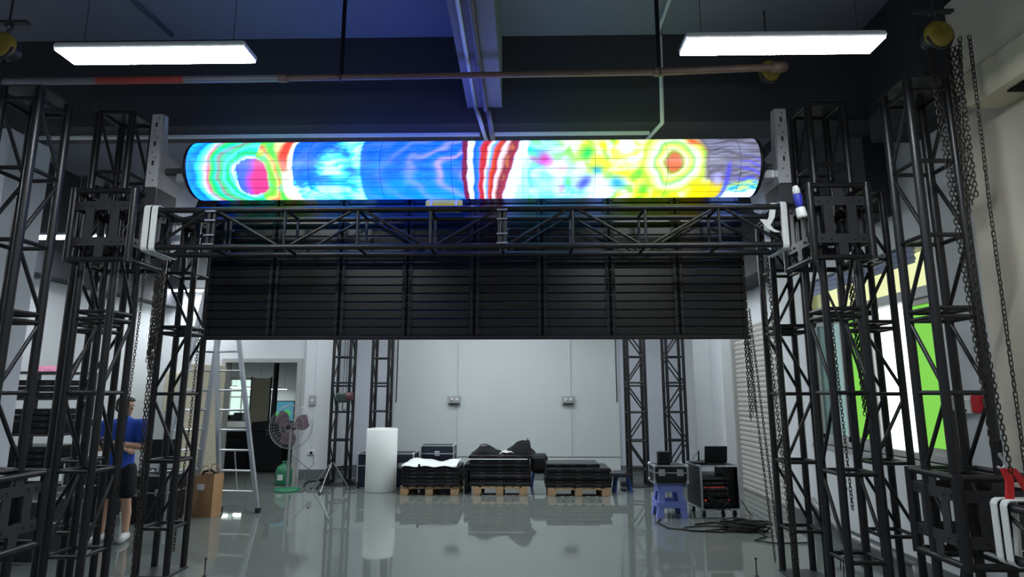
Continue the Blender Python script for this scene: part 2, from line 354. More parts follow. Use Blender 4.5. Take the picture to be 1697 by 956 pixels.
# ------------------------------------------------------------------ truss towers
CACHE = {}
def mset(me, m): me.materials.append(M[m]); return me
def cached(key, fn):
    if key not in CACHE: CACHE[key] = fn()
    return CACHE[key]
def tube_mesh(key, a, b, r, m='truss', n=10):
    def mk():
        me = MB().tube(a, b, r, n=n).mesh(key[0]); me.materials.append(M[m]); return me
    return cached(key, mk)
def tower(label, x, y, w, top, rings, joints, parity, r=.031, rb=.0145, faces='Y', base=True, group='black box truss towers', d=None):
    d = d or w
    t = thing('truss_tower', label, 'truss tower', (x + w / 2, y + d / 2, 0), group)
    hw, hd = w / 2, d / 2
    cm = tube_mesh(('chord', round(top, 3), r), (0, 0, 0), (0, 0, top), r, n=12)
    for sx in (-1, 1):
        for sy in (-1, 1): link('chord', cm, t, (sx * hw, sy * hd, 0))
    hx = tube_mesh(('horizontal_brace', 'x', w, rb), (-hw, 0, 0), (hw, 0, 0), rb * 1.15)
    hy = tube_mesh(('horizontal_brace', 'y', d, rb), (0, -hd, 0), (0, hd, 0), rb * 1.15)
    for z in rings:
        for dz in ((-.03, .03) if z in joints else (0,)):
            for s_ in (-1, 1):
                link('horizontal_brace', hx, t, (0, s_ * hd, z + dz)); link('horizontal_brace', hy, t, (s_ * hw, 0, z + dz))
    for k in range(len(rings) - 1):
        z0, z1 = rings[k] + .03, rings[k + 1] - .03
        up = (k + parity) % 2 == 0
        a, b = (z0, z1) if up else (z1, z0)
        key = round(z1 - z0, 3)
        dm = tube_mesh(('diagonal_brace', 'x', w, key, up), (-hw, 0, a - z0), (hw, 0, b - z0), rb)
        dn = tube_mesh(('diagonal_brace', 'y', d, key, up), (0, -hd, a - z0), (0, hd, b - z0), rb)
        dn2 = tube_mesh(('diagonal_brace', 'y', d, key, not up), (0, -hd, b - z0), (0, hd, a - z0), rb)
        for s_ in (-1, 1):
            if faces == 'X': link('diagonal_brace', dm, t, (0, s_ * hd, z0))
            else: link('diagonal_brace', dn if x < 0 else dn2, t, (s_ * hw, 0, z0))
    if base:
        MB().bbox((-hw - .035, -hd - .035, 0), (hw + .035, hd + .035, .02), .006).build('base_plate', 'trussflat', t)
    MB().box((-hw - .03, -hd - .03, top - .012), (hw + .03, hd + .03, top)).build('top_plate', 'trussflat', t)
    return t
rA = [.42, 1.07, 1.7, 2.35, 3.0, 3.62, 4.18]
tower('black truss tower with sleeve block beside the blue-white plug, carrying the horizontal truss', 2.48, 4.9, .30, 4.2, rA, (2.35,), 1)
tower('black truss tower with sleeve block, in front of the blue-shirted person', -3.80, 4.95, .30, 4.2, rA, (2.35,), 0)
rB = [.43, 1.05, 1.69, 2.32, 2.9, 3.42]
tower('black truss tower behind the truss end, in front of the roller shutter', 2.495, 5.9, .29, 3.45, rB, (2.32,), 1, faces='X')
tower('black truss tower behind the truss end, in front of the ladder', -3.64, 5.9, .29, 3.45, rB, (2.32,), 0, faces='X')
rC = [.6, 1.15, 1.7, 2.25, 2.8, 3.35, 3.9]
tower('black truss tower rising from the low sleeve block near the red sling', 2.845, 4.15, .29, 4.0, rC, (2.25,), 1)
tower('outermost black truss tower on the person side, cut by the picture edge', -3.96, 4.15, .29, 4.0, rC, (2.25,), 0)
rD = [.5, 1.1, 1.69, 2.3, 2.9, 3.5]
tower('black truss tower close in front of the green-filmed window', 3.04, 5.4, .30, 3.55, rD, (2.3,), 1, faces='X')
tower('black truss tower in front of the shelves of black panels', -4.21, 5.4, .30, 3.75, rD, (2.3,), 0, faces='X')
rE = [.3, .82, 1.34, 1.86, 2.38, 2.9, 3.42]
BT = [('black truss tower with outriggers by the white pillar and fan', -3.635, 11.45, 1), ('black truss tower behind the white foam roll', -2.99, 11.87, 0), ('black truss tower behind the end of the third pallet', 1.96, 11.4, 1), ('black truss tower behind the blue stool and rack case', 2.72, 11.5, 0)]
bts = [tower(l, x, y, .32, 3.5, rE, (1.86,), p, r=.03, faces='X' if x > 0 else 'Y', group='truss towers at the back wall') for l, x, y, p in BT]
for t in bts:
    for sx in (-1, 1):
        MB().bbox((sx * .25 - .08, -.1, 0), (sx * .25 + .08, .1, .09), .01).build('base_foot', 'trussflat', t)
t = bts[0]
for a in (R(205), R(250), R(-40)):
    c, s_ = math.cos(a), math.sin(a)
    MB().path([(.2 * c, .2 * s_, .12), (.55 * c, .55 * s_, .09), (.62 * c, .62 * s_, .03), (.62 * c, .62 * s_, 0)], .022, 8).build('outrigger', 'truss', t)

# sleeve blocks riding on the towers
def sleeve(label, cx, cy, wx, wy, z0, z1):
    t = thing('sleeve_block', label, 'sleeve block', (cx, cy, z0), 'black sleeve blocks on the towers')
    H = z1 - z0; hx, hy = wx / 2, wy / 2
    for sx in (-1, 1):
        for sy in (-1, 1):
            MB().tube((sx * hx, sy * hy, -.02), (sx * hx, sy * hy, H + .02), .03, n=12).build('corner_post', 'truss', t)
    for z in (.0, H):
        MB().tube((-hx, -hy, z), (hx, -hy, z), .024).tube((-hx, hy, z), (hx, hy, z), .024).tube((-hx, -hy, z), (-hx, hy, z), .024).tube((hx, -hy, z), (hx, hy, z), .024).build('ring_rail', 'truss', t)
    za, zb = H * .20, H * .72; bw = .075
    for face in range(4):
        p = MB()
        L = hx if face % 2 == 0 else hy; off = hy if face % 2 == 0 else hx
        rot = Matrix.Rotation(face * math.pi / 2, 4, 'Z')
        def bx(u0, u1, v0, v1): p.box((u0, -off - .004, v0), (u1, -off + .006, v1), rot)
        bx(-L, L, za, za + bw); bx(-L, L, zb, zb + bw)
        bx(-L * .56, -L * .56 + bw, za + bw, zb); bx(L * .56 - bw, L * .56, za + bw, zb)
        bx(-.035, .04, 0, za); bx(-.04, .035, zb + bw, H)
        for u in (-L * .7, -L * .4, L * .4, L * .7):
            for v in (za + bw / 2, zb + bw / 2):
                q0 = rot @ Vector((u, -off - .004, v)); q1 = rot @ Vector((u, -off - .014, v)); p.tube(q0, q1, .011, n=6)
        p.build('guide_plate', 'trussflat', t)
    for sx in (-1, 1):
        for z in (za + .04, zb + .04):
            [MB().tube((sx * (hx - .055) - .02, q, z), (sx * (hx - .055) + .02, q, z), .03, n=12).build('roller', 'rubber', t) for q in (-.1, .1)]
    return t
sleeve('black sleeve block high on the tower beside the blue-white plug', 2.60, 5.02, .47, .50, 2.78, 3.39)
sleeve('black sleeve block high on the tower above the blue-shirted person', -3.57, 5.07, .52, .50, 2.80, 3.40)
sleeve('low black sleeve block beside the red and white sling', 3.08, 4.36, .50, .50, .60, 1.15)
sleeve('low black sleeve block at the picture edge, person side', -3.815, 4.31, .53, .46, .62, 1.12)

# ------------------------------------------------------------------ horizontal truss
def htruss(label, p0, axis, stations, joints, w, z0, z1, par, r=.025, rb=.013):
    """axis 'X' or 'Y'; stations are distances from p0; box section w x (z1-z0)"""
    t = thing('horizontal_truss', label, 'truss', p0)
    def P(s_, q, z): return (s_, q, z - z0) if axis == 'X' else (q, s_, z - z0)
    s0, s1 = stations[0], stations[-1]
    for q in (0, w):
        for z in (z0, z1): MB().tube(P(s0, q, z), P(s1, q, z), r, n=12).build('chord', 'truss', t)
    for i, s_ in enumerate(stations):
        dbl = (-.022, .022) if i in joints else (0,)
        for q in (0, w):
            b = MB()
            for e in dbl: b.tube(P(s_ + e, q, z0), P(s_ + e, q, z1), rb * (1.35 if i in joints else 1))
            b.build('vertical_brace', 'truss', t)
        for z in (z0, z1): MB().tube(P(s_, 0, z), P(s_, w, z), rb).build('cross_brace', 'truss', t)
        if i in joints:
            for q in (-.03, w + .03):
                for z in (z0 + .02, z1 - .02, z0 + .1, z1 - .1): MB().tube(P(s_ - .045, q * .97, z), P(s_ + .045, q * .97, z), .008, n=6).build('coupling_bolt', 'alu', t)
    for i in range(len(stations) - 1):
        a, b_ = stations[i], stations[i + 1]
        up = par[i]
        for q in (0, w):
            MB().tube(P(a + .03, q, z0 if up else z1), P(b_ - .03, q, z1 if up else z0), rb).build('diagonal_brace', 'truss', t)
    return t
st = [x + 3.21 for x in (-3.21, -2.682, -2.045, -1.416, -.791, -.178, .421, 1.038, 1.66, 2.24)]
htruss('black horizontal box truss spanning between the two sleeve blocks under the glowing roll', (-3.21, 4.92, 2.925), 'X', st, (1, 5), .29, 2.925, 3.255, [1, 0, 1, 0, 1, 1, 0, 1, 0])
htruss('black horizontal truss wrapped in the white sling beside the red sleeves', (2.93, 1.6, .72), 'Y', [0, .6, 1.2, 1.8, 2.37], (), .29, .72, 1.02, [0, 1, 0, 1])

# ------------------------------------------------------------------ rolling LED screen
LX0, LX1, LY, LZ, LR = -2.885, 2.0, 5.05, 3.652, .252
led = thing('rolling_led_screen', 'glowing multicoloured LED roll with its black slatted curtain hanging behind the truss', 'LED screen', (0, LY, LZ))
def smooth(a, b, x):
    t = max(0, min(1, (x - a) / (b - a))); return t * t * (3 - 2 * t)
def mixc(a, b, t): return tuple(p + (q - p) * t for p, q in zip(a, b))
def C8(r, g, b): return lin((r / 255, g / 255, b / 255))
def nz(x, y, k=0.0): return noise.noise((x, y, k))
def band(cols, q):
    for (a, ca), (b, cb) in zip(cols, cols[1:]):
        if q < b: return mixc(ca, cb, max(0, (q - a) / (b - a)))
    return cols[-1][1]
def pattern(px, t):
    """screen content: px across 308..1262, t 0 top .. 1 bottom"""
    y = 237 + 92 * t
    X0 = px; wv = 1 - smooth(770, 780, px) * (1 - smooth(862, 880, px))
    px = px + 7 * nz(px * .03, y * .04, 1) * wv; y = y + 6 * nz(px * .03, y * .04, 5) * wv
    sn = math.sin; wh = (1, 1, 1)
    fine = nz(X0 * .012, y * .55, 9)                       # fine horizontal streaks
    if px < 488:
        dx, dy = (px - 417) / 30, (y - 291) / 32
        dd = math.hypot(dx, dy) + .22 * nz(px * .04, y * .05, 2) + .05 * fine
        blue, grn, teal, aqua = C8(20, 140, 238), C8(48, 222, 118), C8(40, 214, 172), C8(130, 246, 232)
        if dd < .84: return mixc(C8(84, 128, 232), C8(232, 74, 140), smooth(-.45, .3, dx + .3 * dy + .2 * nz(px * .05, y * .05, 4)))
        if px < 425:
            c = band([(.84, C8(120, 200, 240)), (.92, wh), (1.02, aqua), (1.15, grn), (1.38, teal), (1.5, aqua), (1.62, C8(60, 220, 140)), (1.8, C8(110, 190, 140)), (1.95, C8(180, 160, 150)), (2.1, teal), (2.4, grn), (2.55, C8(236, 140, 130)), (2.7, C8(244, 206, 218)), (2.85, C8(150, 236, 190)), (3.05, teal), (3.25, blue), (3.6, C8(24, 168, 236)), (4.2, C8(20, 190, 240))], dd)
        else:
            c = band([(.84, C8(230, 110, 150)), (.95, C8(150, 235, 120)), (1.15, C8(120, 226, 80)), (1.35, C8(232, 220, 130)), (1.5, C8(240, 150, 110)), (1.62, C8(120, 230, 90)), (1.85, C8(90, 220, 110)), (2.0, C8(236, 222, 150)), (2.4, C8(220, 240, 190))], dd)
        c = mixc(c, C8(60, 210, 200), .35 * smooth(.1, .5, nz(px * .06, y * .07, 7)))
        st = mixc(C8(240, 84, 70), C8(250, 226, 190), smooth(.25, .75, t + .25 * nz(px * .1, y * .06, 3)))
        if px > 478: st = mixc(st, C8(255, 238, 190), smooth(477, 484, px))
        return mixc(c, st, smooth(461, 471, px - (t - .5) * 6))
    if px < 770:
        c = mixc(C8(16, 112, 214), C8(8, 158, 226), smooth(.25, .95, t + .3 * nz(px * .02, y * .05, 6)))
        c = mixc(c, C8(70, 176, 240), max(0, .45 * fine + .1))
        if px < 612:
            s = .9 * math.exp(-((px - 556) / 30) ** 2 - ((y - 276) / 22) ** 2)
            s = max(s, smooth(548, 604, px + (abs(y - 284) - 20) * .6) * (1 - smooth(598, 604, X0)) * .8)
            s = max(s, .75 * smooth(.30, .6, (y - 292) / 34 + .5 * fine + .002 * (px - 500)) * (1 - smooth(575, 612, px)))
            s = max(0, min(1, s * (1 + .5 * nz(px * .05, y * .08, 8) + .7 * fine)))
            c = mixc(c, mixc(C8(84, 232, 228), C8(214, 244, 244), smooth(.5, .95, s)), smooth(.12, .7, s))
        k = smooth(600, 760, px)
        ar = sn(math.hypot((px - 930) * .55, (y - 289) * 2.0) * .24 + 2.5 * nz(px * .03, y * .05, 11)) * .5 + .5
        c = mixc(c, C8(128, 170, 236), (.18 + .3 * k) * ar ** 2)
        c = mixc(c, C8(226, 176, 226), .8 * k * k * ar ** 4 * math.exp(-((y - 276) / 34) ** 2))
        return c
    if px < 880:
        lean = (283 - y) * .36 * smooth(778, 850, X0) + 3 * nz(px * .05, y * .07, 2)
        q = X0 - lean
        c = band([(766, C8(40, 140, 225)), (770, C8(120, 50, 110)), (778, C8(150, 30, 70)), (781, wh), (787, wh), (790, C8(30, 110, 230)), (797, C8(50, 150, 235)), (800, C8(214, 70, 80)), (807, C8(206, 40, 70)), (810, C8(250, 220, 200)), (815, C8(90, 180, 236)), (818, C8(236, 100, 60)), (825, C8(196, 40, 70)), (829, C8(255, 236, 220)), (833, C8(240, 190, 170)), (838, C8(150, 64, 90)), (849, C8(176, 60, 90)), (853, wh), (866, wh), (874, C8(200, 244, 236)), (900, C8(160, 236, 214))], q)
        return mixc(c, C8(240, 150, 90), .5 * smooth(.1, .5, nz(px * .12, y * .09, 14)) * smooth(800, 815, q) * (1 - smooth(840, 850, q)))
    n1, n2, n3 = nz(px * .035, y * .045, 20), nz(px * .05, y * .06, 25), nz(px * .04, y * .05, 31)
    if px < 1180:
        a = mixc(C8(56, 206, 184), C8(220, 232, 228), smooth(-.35, .3, n1 + .25 * fine))
        a = mixc(a, C8(110, 230, 110), .7 * smooth(.1, .45, n2)); a = mixc(a, C8(214, 120, 190), .6 * smooth(.2, .5, n3))
        b = mixc(C8(244, 228, 48), C8(250, 244, 170), smooth(-.3, .35, n1 + .3 * fine))
        b = mixc(b, C8(140, 226, 70), .75 * smooth(.12, .45, n2)); b = mixc(b, C8(250, 236, 214), .6 * smooth(.2, .45, n3))
        c = mixc(a, b, smooth(925, 1005, px + (283 - y) * .7))
        for bx, by, br, col in ((908, 265, 14, C8(226, 90, 160)), (936, 280, 16, C8(250, 200, 190)), (976, 258, 13, C8(60, 215, 110)), (994, 284, 11, C8(30, 180, 170)), (1000, 312, 20, wh), (905, 308, 24, C8(190, 246, 240)), (1045, 245, 12, wh), (1028, 304, 15, C8(60, 180, 176)), (974, 303, 13, C8(90, 120, 205)), (1068, 290, 10, C8(90, 220, 80)), (1076, 314, 12, C8(100, 210, 70)), (1010, 322, 12, wh)):
            c = mixc(c, col, min(1, 1.05 * math.exp(-(((px - bx) / br) ** 2 + ((y - by) / (br * .8)) ** 2) * 1.2)))
        dx, dy = (px - 1120) / 46, (y - 273) / 43
        dd = math.hypot(dx + .12 * dy, dy) + .07 * n2
        if dd < 1.3:
            rc = [(0, C8(226, 120, 70)), (.24, C8(222, 120, 74)), (.36, C8(172, 172, 80)), (.45, C8(246, 238, 170)), (.6, C8(226, 232, 110)), (.7, C8(160, 226, 130)), (.8, C8(244, 240, 180)), (.98, C8(250, 244, 150)), (1.1, C8(200, 224, 80)), (1.3, C8(240, 222, 70))]
            c = mixc(c, band(rc, dd), 1 - smooth(1.05, 1.3, dd))
        c = mixc(c, C8(248, 208, 24), smooth(1135, 1160, px) * smooth(296, 312, y))
        c = mixc(c, C8(228, 80, 60), .9 * math.exp(-((px - 1160) / 15) ** 2 - ((y - 242) / 7) ** 2))
        return mixc(c, C8(120, 114, 122), smooth(1164, 1180, px) * (1 - smooth(296, 306, y)))
    g = mixc(C8(104, 100, 112), C8(150, 148, 152), smooth(-.3, .3, nz(px * .02, y * .3, 40)))
    g = mixc(g, C8(96, 84, 186), .75 * smooth(.5, .85, .5 + .5 * sn(y * .5 - X0 * .16 + 3 * n1)) * smooth(1214, 1240, px) * smooth(252, 275, y))
    if y > 296:
        e = C8(240, 200, 36) if px < 1204 else mixc(C8(214, 232, 140), C8(50, 180, 180), smooth(-.2, .3, nz(px * .06, y * .3, 44)))
        g = mixc(g, mixc(e, (1, 1, .96), smooth(316, 322, y) * smooth(1210, 1218, px)), smooth(299, 309, y))
    g = mixc(g, C8(84, 82, 180), .85 * math.exp(-((X0 - 1210 + (y - 290) * .08) / 4.5) ** 2) * smooth(262, 282, y))
    return mixc(g, C8(206, 190, 200), .8 * math.exp(-((px - 1192) / 9) ** 2 - ((y - 300) / 7) ** 2))
NX, NA = 520, 96
va = math.atan2(LZ - 1.7, LY)          # elevation of the roll seen from the stand point of the audience
v, f, cols = [], [], []
for i in range(NX + 1):
    x = LX0 + (LX1 - LX0) * i / NX
    px = 308 + 954 * i / NX
    for j in range(NA):
        a = 2 * math.pi * j / NA
        v.append((x, -LR * math.cos(a), LR * math.sin(a)))
        ph = a + va                     # angle above the audience's sight line
        ph = (ph + math.pi) % (2 * math.pi) - math.pi
        s_ = math.sin(ph)
        cc_ = pattern(px, (1 - s_) / 2); cols.append(tuple(c * (1 + k_ * c * c) for c, k_ in zip(cc_, (.5, 1.8, 8.0))))
for i in range(NX):
    for j in range(NA): f.append((i * NA + j, i * NA + (j + 1) % NA, (i + 1) * NA + (j + 1) % NA, (i + 1) * NA + j))
me = bpy.data.meshes.new('lit_roll'); me.from_pydata(v, [], f)
ca = me.color_attributes.new('picture', 'FLOAT_COLOR', 'POINT')
ca.data.foreach_set('color', [q for c in cols for q in (*c, 1.0)])
me.polygons.foreach_set('use_smooth', [True] * len(f)); me.update()
lm = bpy.data.materials.new('lit_led_surface'); lm.use_nodes = True; nt = lm.node_tree
b = nt.nodes['Principled BSDF']; b.inputs['Base Color'].default_value = (.02, .02, .02, 1); b.inputs['Roughness'].default_value = .4
at = nt.nodes.new('ShaderNodeAttribute'); at.attribute_name = 'picture'
tc = nt.nodes.new('ShaderNodeTexCoord'); sx = nt.nodes.new('ShaderNodeSeparateXYZ'); nt.links.new(tc.outputs['Object'], sx.inputs[0])
an = nt.nodes.new('ShaderNodeMath'); an.operation = 'ARCTAN2'; nt.links.new(sx.outputs['Z'], an.inputs[0]); nt.links.new(sx.outputs['Y'], an.inputs[1])
def math_node(op, a, val):
    n = nt.nodes.new('ShaderNodeMath'); n.operation = op; nt.links.new(a, n.inputs[0]); n.inputs[1].default_value = val; return n.outputs[0]
fr_ = math_node('FRACT', math_node('MULTIPLY', an.outputs[0], 20 / (2 * math.pi)), 0)      # twenty slats round the roll
gap = math_node('GREATER_THAN', fr_, .055)
fx = math_node('FRACT', math_node('MULTIPLY', sx.outputs['X'], 1 / .611), 0)
gap2 = math_node('GREATER_THAN', fx, .006)
mm = nt.nodes.new('ShaderNodeMath'); mm.operation = 'MULTIPLY'; nt.links.new(gap, mm.inputs[0]); nt.links.new(gap2, mm.inputs[1])
rw = math_node('ADD', math_node('MULTIPLY', math_node('FRACT', math_node('MULTIPLY', an.outputs[0], 160 / (2 * math.pi)), 0), .3), .82)   # LED rows
m2 = nt.nodes.new('ShaderNodeMath'); m2.operation = 'MULTIPLY'; nt.links.new(mm.outputs[0], m2.inputs[0]); nt.links.new(rw, m2.inputs[1])
m3 = math_node('MULTIPLY', m2.outputs[0], LED_STRENGTH)
m4 = math_node('ADD', m3, .02)
nt.links.new(at.outputs['Color'], b.inputs['Emission Color']); nt.links.new(m4, b.inputs['Emission Strength'])
me.materials.append(lm); link('lit_roll', me, led)
for sx_, x in ((-1, LX0), (1, LX1)):
    MB().lathe([(.0, 0), (LR - .004, 0), (LR - .004, .03 * 1), (.0, .03)], (x - (.03 if sx_ < 0 else 0), 0, 0), 40, 'X').build('end_disc', 'black', led)
    hb = MB().tube((x, 0, 0), (x + sx_ * (.31 if sx_ < 0 else .19), 0, 0), .035, n=14).lathe([(.09, 0), (.09, .05), (.05, .09)], (x + (-.13 if sx_ < 0 else .05), 0, 0), 18, 'X').build('axle', 'trussflat', led)
    MB().bbox((x + sx_ * .15 - .05, -.05, -.11), (x + sx_ * .15 + .05, .05, -.03), .01).build('gear_motor', 'alu', hb)
# hanging curtain (black backs of the slats)
CY = LR + .012; NSL = 19; PITCH = .0765
for k in range(NSL):
    zt = -k * PITCH
    sl = MB()
    for c in range(8):
        x0 = LX0 + .611 * c + .004; x1 = LX0 + .611 * (c + 1) - .004
        sl.bbox((x0, CY, zt - PITCH + .008), (x1, CY + .022, zt), .004)
        for e in (x0 + .03, x1 - .05): sl.box((e, CY - .008, zt - PITCH + .012), (e + .02, CY, zt - .006))
    sl.build('curtain_slat', 'blackgloss', led)
for c in range(1, 8):
    x = LX0 + .611 * c
    for e in (-.028, .028):
        hs = MB().bbox((x + e - .012, CY - .010, -NSL * PITCH), (x + e + .012, CY + .002, -.01), .003)
        for k in range(NSL): hs.bbox((x + e - .018, CY - .014, -k * PITCH - .058), (x + e + .018, CY - .004, -k * PITCH - .018), .004)
        hs.build('hinge_rail', 'black', led)
MB().bbox((LX0 - .01, CY - .005, -NSL * PITCH - .03), (LX1 + .01, CY + .03, -NSL * PITCH + .004), .006).build('bottom_bar', 'black', led)
MB().box((LX0 + .01, CY + .026, -NSL * PITCH), (LX1 - .01, CY + .03, -.02)).build('curtain_backing', 'black', led)
# side plates carrying the roll
def side_plate(label, x, s_):
    t = thing('side_plate', label, 'bracket', (x, 4.93, 3.27), 'side plates carrying the roll')
    # s_=+1: inner face looks to +X
    prof = [(0, .2), (.02, .88), (.06, .88), (.10, .54), (.62, .47), (.66, .30), (.58, .12), (.44, .06), (.1, .06)]
    n = len(prof); th = .006
    v = [(-th, y, z) for y, z in prof] + [(th, y, z) for y, z in prof]
    p = MB().add(v, [tuple(range(n)), tuple(range(2 * n - 1, n - 1, -1))] + [(i, (i + 1) % n, n + (i + 1) % n, n + i) for i in range(n)])
    p.build('web_plate', 'plategloss', t)
    MB().bbox((-s_ * .05 - .05, -.006, .2), (-s_ * .05 + .05, .004, .88), .003).build('flange', 'plate', t)
    for z in (.78, .60, .42): MB().box((-s_ * .05 - .008, -.0085, z - .022), (-s_ * .05 + .008, -.006, z + .022)).build('slot', 'black', t)
    for i, z in enumerate((.84, .72, .66, .52, .47, .33, .26)): u = -s_ * .05 + .014 * (-1) ** i; MB().tube((u, -.0085, z), (u, -.006, z), .006, n=8).build('bolt_hole', 'black', t)
    MB().bbox((-s_ * .05 - .06, .0, .012), (-s_ * .05 + .06, .3, .2), .01).build('foot', 'trussflat', t)
side_plate('grey perforated side plate holding the blue end of the glowing roll', -3.205, 1)
side_plate('grey perforated side plate holding the purple-grey end of the glowing roll', 2.20, -1)
# yellow drum between roll and truss
yd = thing('yellow_drum', 'small yellow drum lying under the glowing roll on the horizontal truss', 'drum', (-.70, 5.10, 3.28))
MB().lathe([(.0, -.16), (.05, -.16), (.058, -.14), (.058, .14), (.05, .16), (0, .16)], (0, 0, .058), 18, 'X').build('drum_body', 'drumyellow', yd)
MB().lathe([(.060, -.12), (.063, -.11), (.060, -.10)], (0, 0, .058), 18, 'X').lathe([(.060, .10), (.063, .11), (.060, .12)], (0, 0, .058), 18, 'X').build('drum_band', 'strap', yd)

# ------------------------------------------------------------------ slings, plug, hoists, chains
def sling(label, loops, wdir, parts_extra=None):
    t = thing('lifting_sling', label, 'sling', loops[0][0])
    o0 = Vector(loops[0][0])
    for L in loops:
        MB().ribbon([Vector(p) - o0 for p in L], wdir, .05, .007).build('web_band', 'strap', t)
    return t
def yzloop(x, y0, y1, z0, z1, c=.03):
    return [(x, y0, z0 + c), (x, y0, z1 - c), (x, y0 + c * .4, z1 - c * .3), (x, y0 + c, z1), (x, y1 - c, z1), (x, y1, z1 - c), (x, y1, z0 + c), (x, y1 - c, z0), (x, y0 + c, z0), (x, y0 + c * .3, z0 + c * .4), (x, y0, z0 + c)]
sling('white webbing sling wrapped around the truss end above the person', [yzloop(-3.165, 4.885, 5.25, 2.885, 3.295), yzloop(-3.225, 4.875, 5.25, 2.885, 3.295)], (1, 0, 0))
sling('white webbing sling wrapped around the truss end by the blue-white plug', [yzloop(2.195, 4.885, 5.25, 2.885, 3.295), [(2.13, 4.93, 3.29), (2.10, 4.91, 3.16), (2.05, 4.905, 3.08)], [(2.02, 4.9, 3.14), (2.08, 4.905, 3.06), (2.14, 4.91, 3.03)]], (1, 0, 0))
def xzloop(y, x0, x1, z0, z1, c=.03):
    return [(q[1], y, q[2]) for q in yzloop(0, x0, x1, z0, z1, c)]
rs = sling('white sling with red sleeves hooked over the low truss end', [xzloop(3.90, 2.885, 3.26, .685, 1.06), xzloop(3.83, 2.89, 3.26, .685, 1.06), [(2.985, 3.87, 1.05), (2.98, 3.87, .9), (2.97, 3.87, .72)], [(3.16, 3.85, 1.05), (3.17, 3.85, .9), (3.2, 3.85, .74)]], (0, 1, 0))
o0 = Vector((2.885, 3.90, .715))
for x0 in (2.955, 3.10):
    MB().ribbon([Vector((2.985 + (x0 - 3.03) * .3, 3.88, 1.24)) - o0, Vector((x0 * .5 + 1.5, 3.87, 1.17)) - o0, Vector((x0, 3.86, 1.055)) - o0], (1, 0, 0), .045, .016).build('red_sleeve', 'red', rs, label='red protective sleeve')
MB().ribbon([Vector(p) - o0 for p in ((3.10, 3.80, .99), (3.09, 3.79, .93), (3.06, 3.785, .88))], (1, 0, -.5), .05, .003).build('care_tag', 'paper', rs)
# plug
pg = thing('power_plug', 'blue and white industrial power plug hanging beside the sleeve block', 'plug', (2.235, 4.68, 3.17))
tilt = Matrix.Rotation(R(-8), 4, 'Y')
def lt(prof, c=(0, 0, 0), n=20):
    m_ = MB().lathe(prof, c, n); m_.v = [tuple(tilt @ Vector(p)) for p in m_.v]; return m_
lt([(.022, .0), (.03, .04), (.034, .10), (.030, .115)], (0, 0, .0)).build('blue_body', 'plugblue', pg)
lt([(.036, -.085), (.040, -.07), (.036, -.005), (.034, .0)]).build('white_collar', 'plugwhite', pg)
lt([(.030, .112), (.028, .16), (.018, .185)]).build('white_shell', 'plugwhite', pg)
cb = MB().path([(.012, 0, -.08), (.03, .0, -.14), (.10, .06, -.34), (.16, .07, -.6), (.28, .08, -.9), (.40, .12, -1.25), (.52, .2, -1.7), (.58, .3, -2.2), (.60, .35, -2.6)], .011, 8).build('cable', 'rubber', pg)
# chains
def link_mesh_pts(L, wd, n=5, k=12):
    pts = []
    for i in range(k):
        t = 2 * math.pi * i / k; x = math.cos(t) * wd; z = math.sin(t) * wd + (L / 2 - wd if math.sin(t) > 0 else -(L / 2 - wd)); pts.append((x, 0, z))
    return pts
def add_chain(mb, pts, L=.042, wd=.0105, r=.0038):
    P = [Vector(p) for p in pts]; segs = [(P[i + 1] - P[i]).length for i in range(len(P) - 1)]; T = sum(segs)
    n = max(1, int(T / (L - 2.6 * r))); base = link_mesh_pts(L, wd)
    for i in range(n):
        s_ = T * (i + .5) / n; j = 0
        while j < len(segs) - 1 and s_ > segs[j]: s_ -= segs[j]; j += 1
        d = (P[j + 1] - P[j]).normalized(); c = P[j] + d * s_
        q = d.to_track_quat('Z', 'X').to_matrix().to_4x4() @ Matrix.Rotation((i % 2) * math.pi / 2 + .5 + random.uniform(-.2, .2), 4, 'Z')
        mb.path([c + (q @ Vector(p)) for p in base], r, 4, True)
    return mb
def chain(label, strands, big=1.0, cat='chain'):
    o0 = Vector(strands[0][0]); t = thing('hanging_chain', label, cat, tuple(o0))
    for s_ in strands: add_chain(MB(), [Vector(p) - o0 for p in s_], .043 * big, .0107 * big, .0039 * big).build('chain_strand', 'chain', t)
    return t
chain('pair of dark chain strands hanging in front of the shutter-side tower', [[(2.13, 5.30, 3.2), (2.14, 5.29, 2.6), (2.235, 5.3, .25)], [(2.20, 5.32, 3.2), (2.21, 5.32, 2.6), (2.27, 5.32, .02)]])
bundle = []
for k in range(7):
    a = k * .9; bundle.append([(-3.19 + .03 * math.cos(a), 5.1 + .04 * math.sin(a), 2.75 - .01 * k), (-3.20 + .035 * math.cos(a + .5), 5.1 + .04 * math.sin(a), 2.2 - .06 * k)])
chain('thick bundle of dark chain hanging below the truss end, person side', [[(-3.17, 5.1, 2.8), (-3.18, 5.1, 1.6), (-3.15, 5.1, .02)], [(-3.21, 5.12, 2.8), (-3.22, 5.12, 1.6), (-3.18, 5.12, .15)]] + bundle)
chain('single thin dark chain hanging beside the blue-shirted person', [[(-3.30, 5.05, 2.75), (-3.33, 5.05, 1.2), (-3.33, 5.05, .5)]], .8)
bundle = [[(2.42 + .03 * math.cos(k), 6.5 + .03 * math.sin(k), 2.5), (2.43 + .03 * math.cos(k + .4), 6.5 + .03 * math.sin(k), 1.5 - .03 * k)] for k in range(4)]
chain('dark chain bundle hanging from the curtain corner in front of the shutter', [[(2.40, 6.5, 2.6), (2.53, 6.45, .02)], [(2.46, 6.5, 2.6), (2.58, 6.45, .05)]] + bundle, .95)
